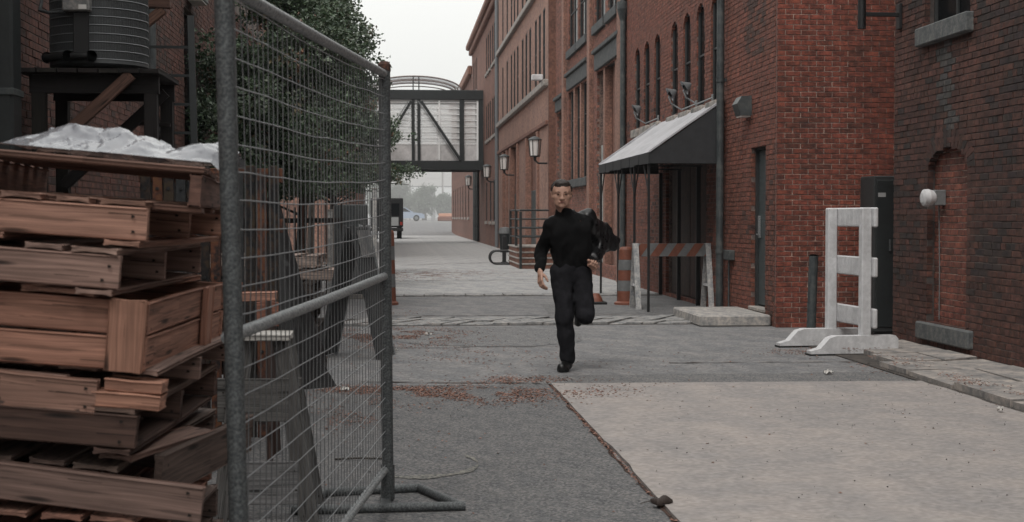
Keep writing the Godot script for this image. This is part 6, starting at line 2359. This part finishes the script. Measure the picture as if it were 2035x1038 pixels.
	flesh(g, [[c + V.call(0, 0.056, -0.045), c + V.call(0, 0.070, 0.012), 0.084, 0.062], [c + V.call(0, 0.0, -0.06), c + V.call(0, 0.04, -0.05), 0.07, 0.08], [c + V.call(-0.03, 0.095, 0.045), c + V.call(0.03, 0.095, 0.045), 0.028, 0.028], [c + V.call(-0.066, 0.055, 0.01), c + V.call(-0.073, 0.005, 0.008), 0.024, 0.011], [c + V.call(0.066, 0.055, 0.01), c + V.call(0.073, 0.005, 0.008), 0.024, 0.011]], 0.005, 0.02, wide, 0.006, 40.0, 4)
	part(body, "hair", g, mat(0.022, 0.015, 0.012, 0.6))
	# trousers
	g = Geo.new()
	var low := kneeA.lerp(ankA, 0.93)
	flesh(g, [[V.call(-0.01, 0.965, 0.0), V.call(0.09, 0.965, -0.02), 0.108, 0.108], [V.call(-0.015, 0.90, 0.0), V.call(0.09, 0.90, -0.02), 0.115, 0.115], [hipA, kneeA, 0.105, 0.08], [kneeA, kneeA.lerp(ankA, 0.4), 0.077, 0.075], [kneeA.lerp(ankA, 0.4), low, 0.075, 0.066],
		[hipB, kneeB, 0.10, 0.079], [kneeB, kneeB.lerp(ankB, 0.4), 0.079, 0.076], [kneeB.lerp(ankB, 0.4), kneeB.lerp(ankB, 0.92), 0.076, 0.066]], 0.011, 0.03, Transform3D.IDENTITY, 0.013, 8.0, 12)
	part(body, "trousers", g, mat(0.019, 0.019, 0.022, 0.95, "faint", 3.0, {"spec": 0.2}))
	# sweater
	g = Geo.new()
	flesh(g, [[V.call(-0.06, 1.26, 0.05), V.call(-0.005, 1.02, 0.01), 0.128, 0.106], [V.call(0.09, 1.28, 0.02), V.call(0.10, 1.02, 0.0), 0.132, 0.108], [V.call(-0.01, 0.99, 0.0), V.call(0.095, 0.99, -0.02), 0.117, 0.117], [V.call(-0.05, 1.355, 0.03), shA, 0.074, 0.066], [V.call(0.03, 1.37, 0.03), shB, 0.08, 0.07], [neck + V.call(0, -0.01, -0.01), neck + V.call(-0.006, 0.022, 0.006), 0.072, 0.072], [shA, elA, 0.066, 0.056], [elA, elA.lerp(wrA, 0.9), 0.056, 0.044], [shB, elB, 0.068, 0.056], [elB, elB.lerp(wrB, 0.9), 0.058, 0.045]], 0.011, 0.035, Transform3D.IDENTITY, 0.022, 6.0, 21)
	part(body, "sweater", g, mat(0.0075, 0.0075, 0.008, 1.0, "", 1.0, {"spec": 0.25}))
	# jacket: sleeves, back and flying tails
	g = Geo.new()
	flesh(g, [[V.call(-0.08, 1.375, -0.03), shA + V.call(0.0, 0.0, -0.02), 0.055, 0.068], [V.call(0.05, 1.40, -0.01), shB + V.call(0.0, 0.02, -0.005), 0.06, 0.078], [shB, elB, 0.08, 0.07], [elB, elB.lerp(wrB, 0.8), 0.07, 0.054],
		[V.call(-0.10, 1.36, -0.06), V.call(-0.08, 1.02, -0.11), 0.06, 0.05], [V.call(0.02, 1.36, -0.07), V.call(0.05, 0.98, -0.13), 0.06, 0.05], [V.call(0.13, 1.36, -0.06), V.call(0.18, 1.0, -0.15), 0.06, 0.05],
		[V.call(0.19, 1.33, -0.08), V.call(0.37, 1.27, -0.24), 0.08, 0.07], [V.call(0.24, 1.25, -0.12), V.call(0.47, 1.19, -0.28), 0.07, 0.045], [V.call(0.26, 1.15, -0.16), V.call(0.44, 1.14, -0.26), 0.07, 0.05], [V.call(0.16, 1.1, -0.15), V.call(0.30, 1.02, -0.2), 0.06, 0.04]], 0.011, 0.03, Transform3D.IDENTITY, 0.03, 6.0, 33)
	part(body, "jacket", g, mat(0.006, 0.006, 0.007, 0.38))
	# shoes
	var fA := [[V.call(0.0, 0.06, -0.035), V.call(-0.065, 0.045, 0.11), 0.047, 0.042], [ankA + V.call(0, 0.03, 0.0), V.call(0.0, 0.06, -0.02), 0.047, 0.048], [V.call(0.0, 0.022, -0.05), V.call(-0.07, 0.022, 0.12), 0.022, 0.022], [V.call(-0.085, 0.022, 0.07), V.call(-0.02, 0.022, 0.11), 0.022, 0.022]]
	g = Geo.new()
	flesh(g, fA, 0.008, 0.02)
	part(body, "shoe", g, mat(0.006, 0.006, 0.006, 0.4))
	g = Geo.new()
	var toe: Vector3 = ankB + V.call(0.005, -0.17, -0.13)
	flesh(g, [[ankB + V.call(0, 0.0, -0.02), toe, 0.048, 0.036], [ankB + V.call(0, 0.03, -0.07), toe + V.call(0, 0.0, -0.04), 0.03, 0.024]], 0.009, 0.02)
	part(body, "shoe", g, mat(0.006, 0.006, 0.006, 0.4))

func _ready() -> void:
	rng.seed = 2024
	# camera, sky, sun
	var yaw := atan(229.5 / 2800.0)
	var pit := atan(87.0 / 2800.0)
	FWD = Vector3(sin(yaw) * cos(pit), -sin(pit), -cos(yaw) * cos(pit))
	RGT = Vector3(cos(yaw), 0, sin(yaw))
	UPV = RGT.cross(FWD)
	var cam := Camera3D.new()
	cam.name = "camera"
	cam.fov = rad_to_deg(2.0 * atan(519.0 / 2800.0))
	cam.near = 0.1
	cam.far = 1500.0
	add_child(cam)
	cam.look_at_from_position(CAM, CAM + FWD, Vector3.UP)
	cam.current = true
	var lens := CameraAttributesPhysical.new()
	lens.frustum_focal_length = 12.0 / (519.0 / 2800.0)
	lens.frustum_focus_distance = 12.8
	lens.frustum_near = 0.1
	lens.frustum_far = 1500.0
	lens.exposure_aperture = 9.0
	cam.attributes = lens
	cam.fov = rad_to_deg(2.0 * atan(519.0 / 2800.0))
	var sky_m := ProceduralSkyMaterial.new()
	sky_m.sky_top_color = lin(0.88, 0.88, 0.86)
	sky_m.sky_horizon_color = lin(0.432, 0.438, 0.424)
	sky_m.sky_curve = 0.25
	sky_m.sky_energy_multiplier = 1.25
	sky_m.ground_bottom_color = lin(0.2, 0.2, 0.2)
	sky_m.ground_horizon_color = lin(0.5, 0.5, 0.5)
	sky_m.sun_angle_max = 1.0
	var sky := Sky.new()
	sky.sky_material = sky_m
	var env := Environment.new()
	env.background_mode = Environment.BG_SKY
	env.sky = sky
	env.tonemap_mode = Environment.TONE_MAPPER_LINEAR
	env.tonemap_exposure = 1.03
	env.fog_enabled = true
	env.fog_density = 0.0003
	env.fog_light_color = Color(0.95, 0.97, 1.0)
	env.volumetric_fog_enabled = true
	env.volumetric_fog_density = 0.0
	env.sdfgi_enabled = true
	env.ssao_enabled = true
	env.ssil_enabled = true
	var we := WorldEnvironment.new()
	we.name = "environment"
	we.environment = env
	add_child(we)
	var sun := DirectionalLight3D.new()
	sun.name = "sun"
	sun.light_energy = 0.5
	sun.light_angular_distance = 22.0
	sun.light_color = Color(1.0, 0.985, 0.965)
	sun.shadow_enabled = true
	add_child(sun)
	sun.look_at_from_position(Vector3.ZERO, Vector3(0.3, -1.0, -0.6), Vector3.FORWARD)
	make_materials()
	make_ground()
	make_near_right()
	make_red_building()
	make_pilaster_building()
	make_far_right()
	make_left_buildings()
	make_skywalk()
	make_trees()
	make_awning()
	make_pallet_stack()
	make_fence()
	make_tank()
	make_clutter()
	make_street_things()
	make_far_end()
	make_person()
	make_litter()
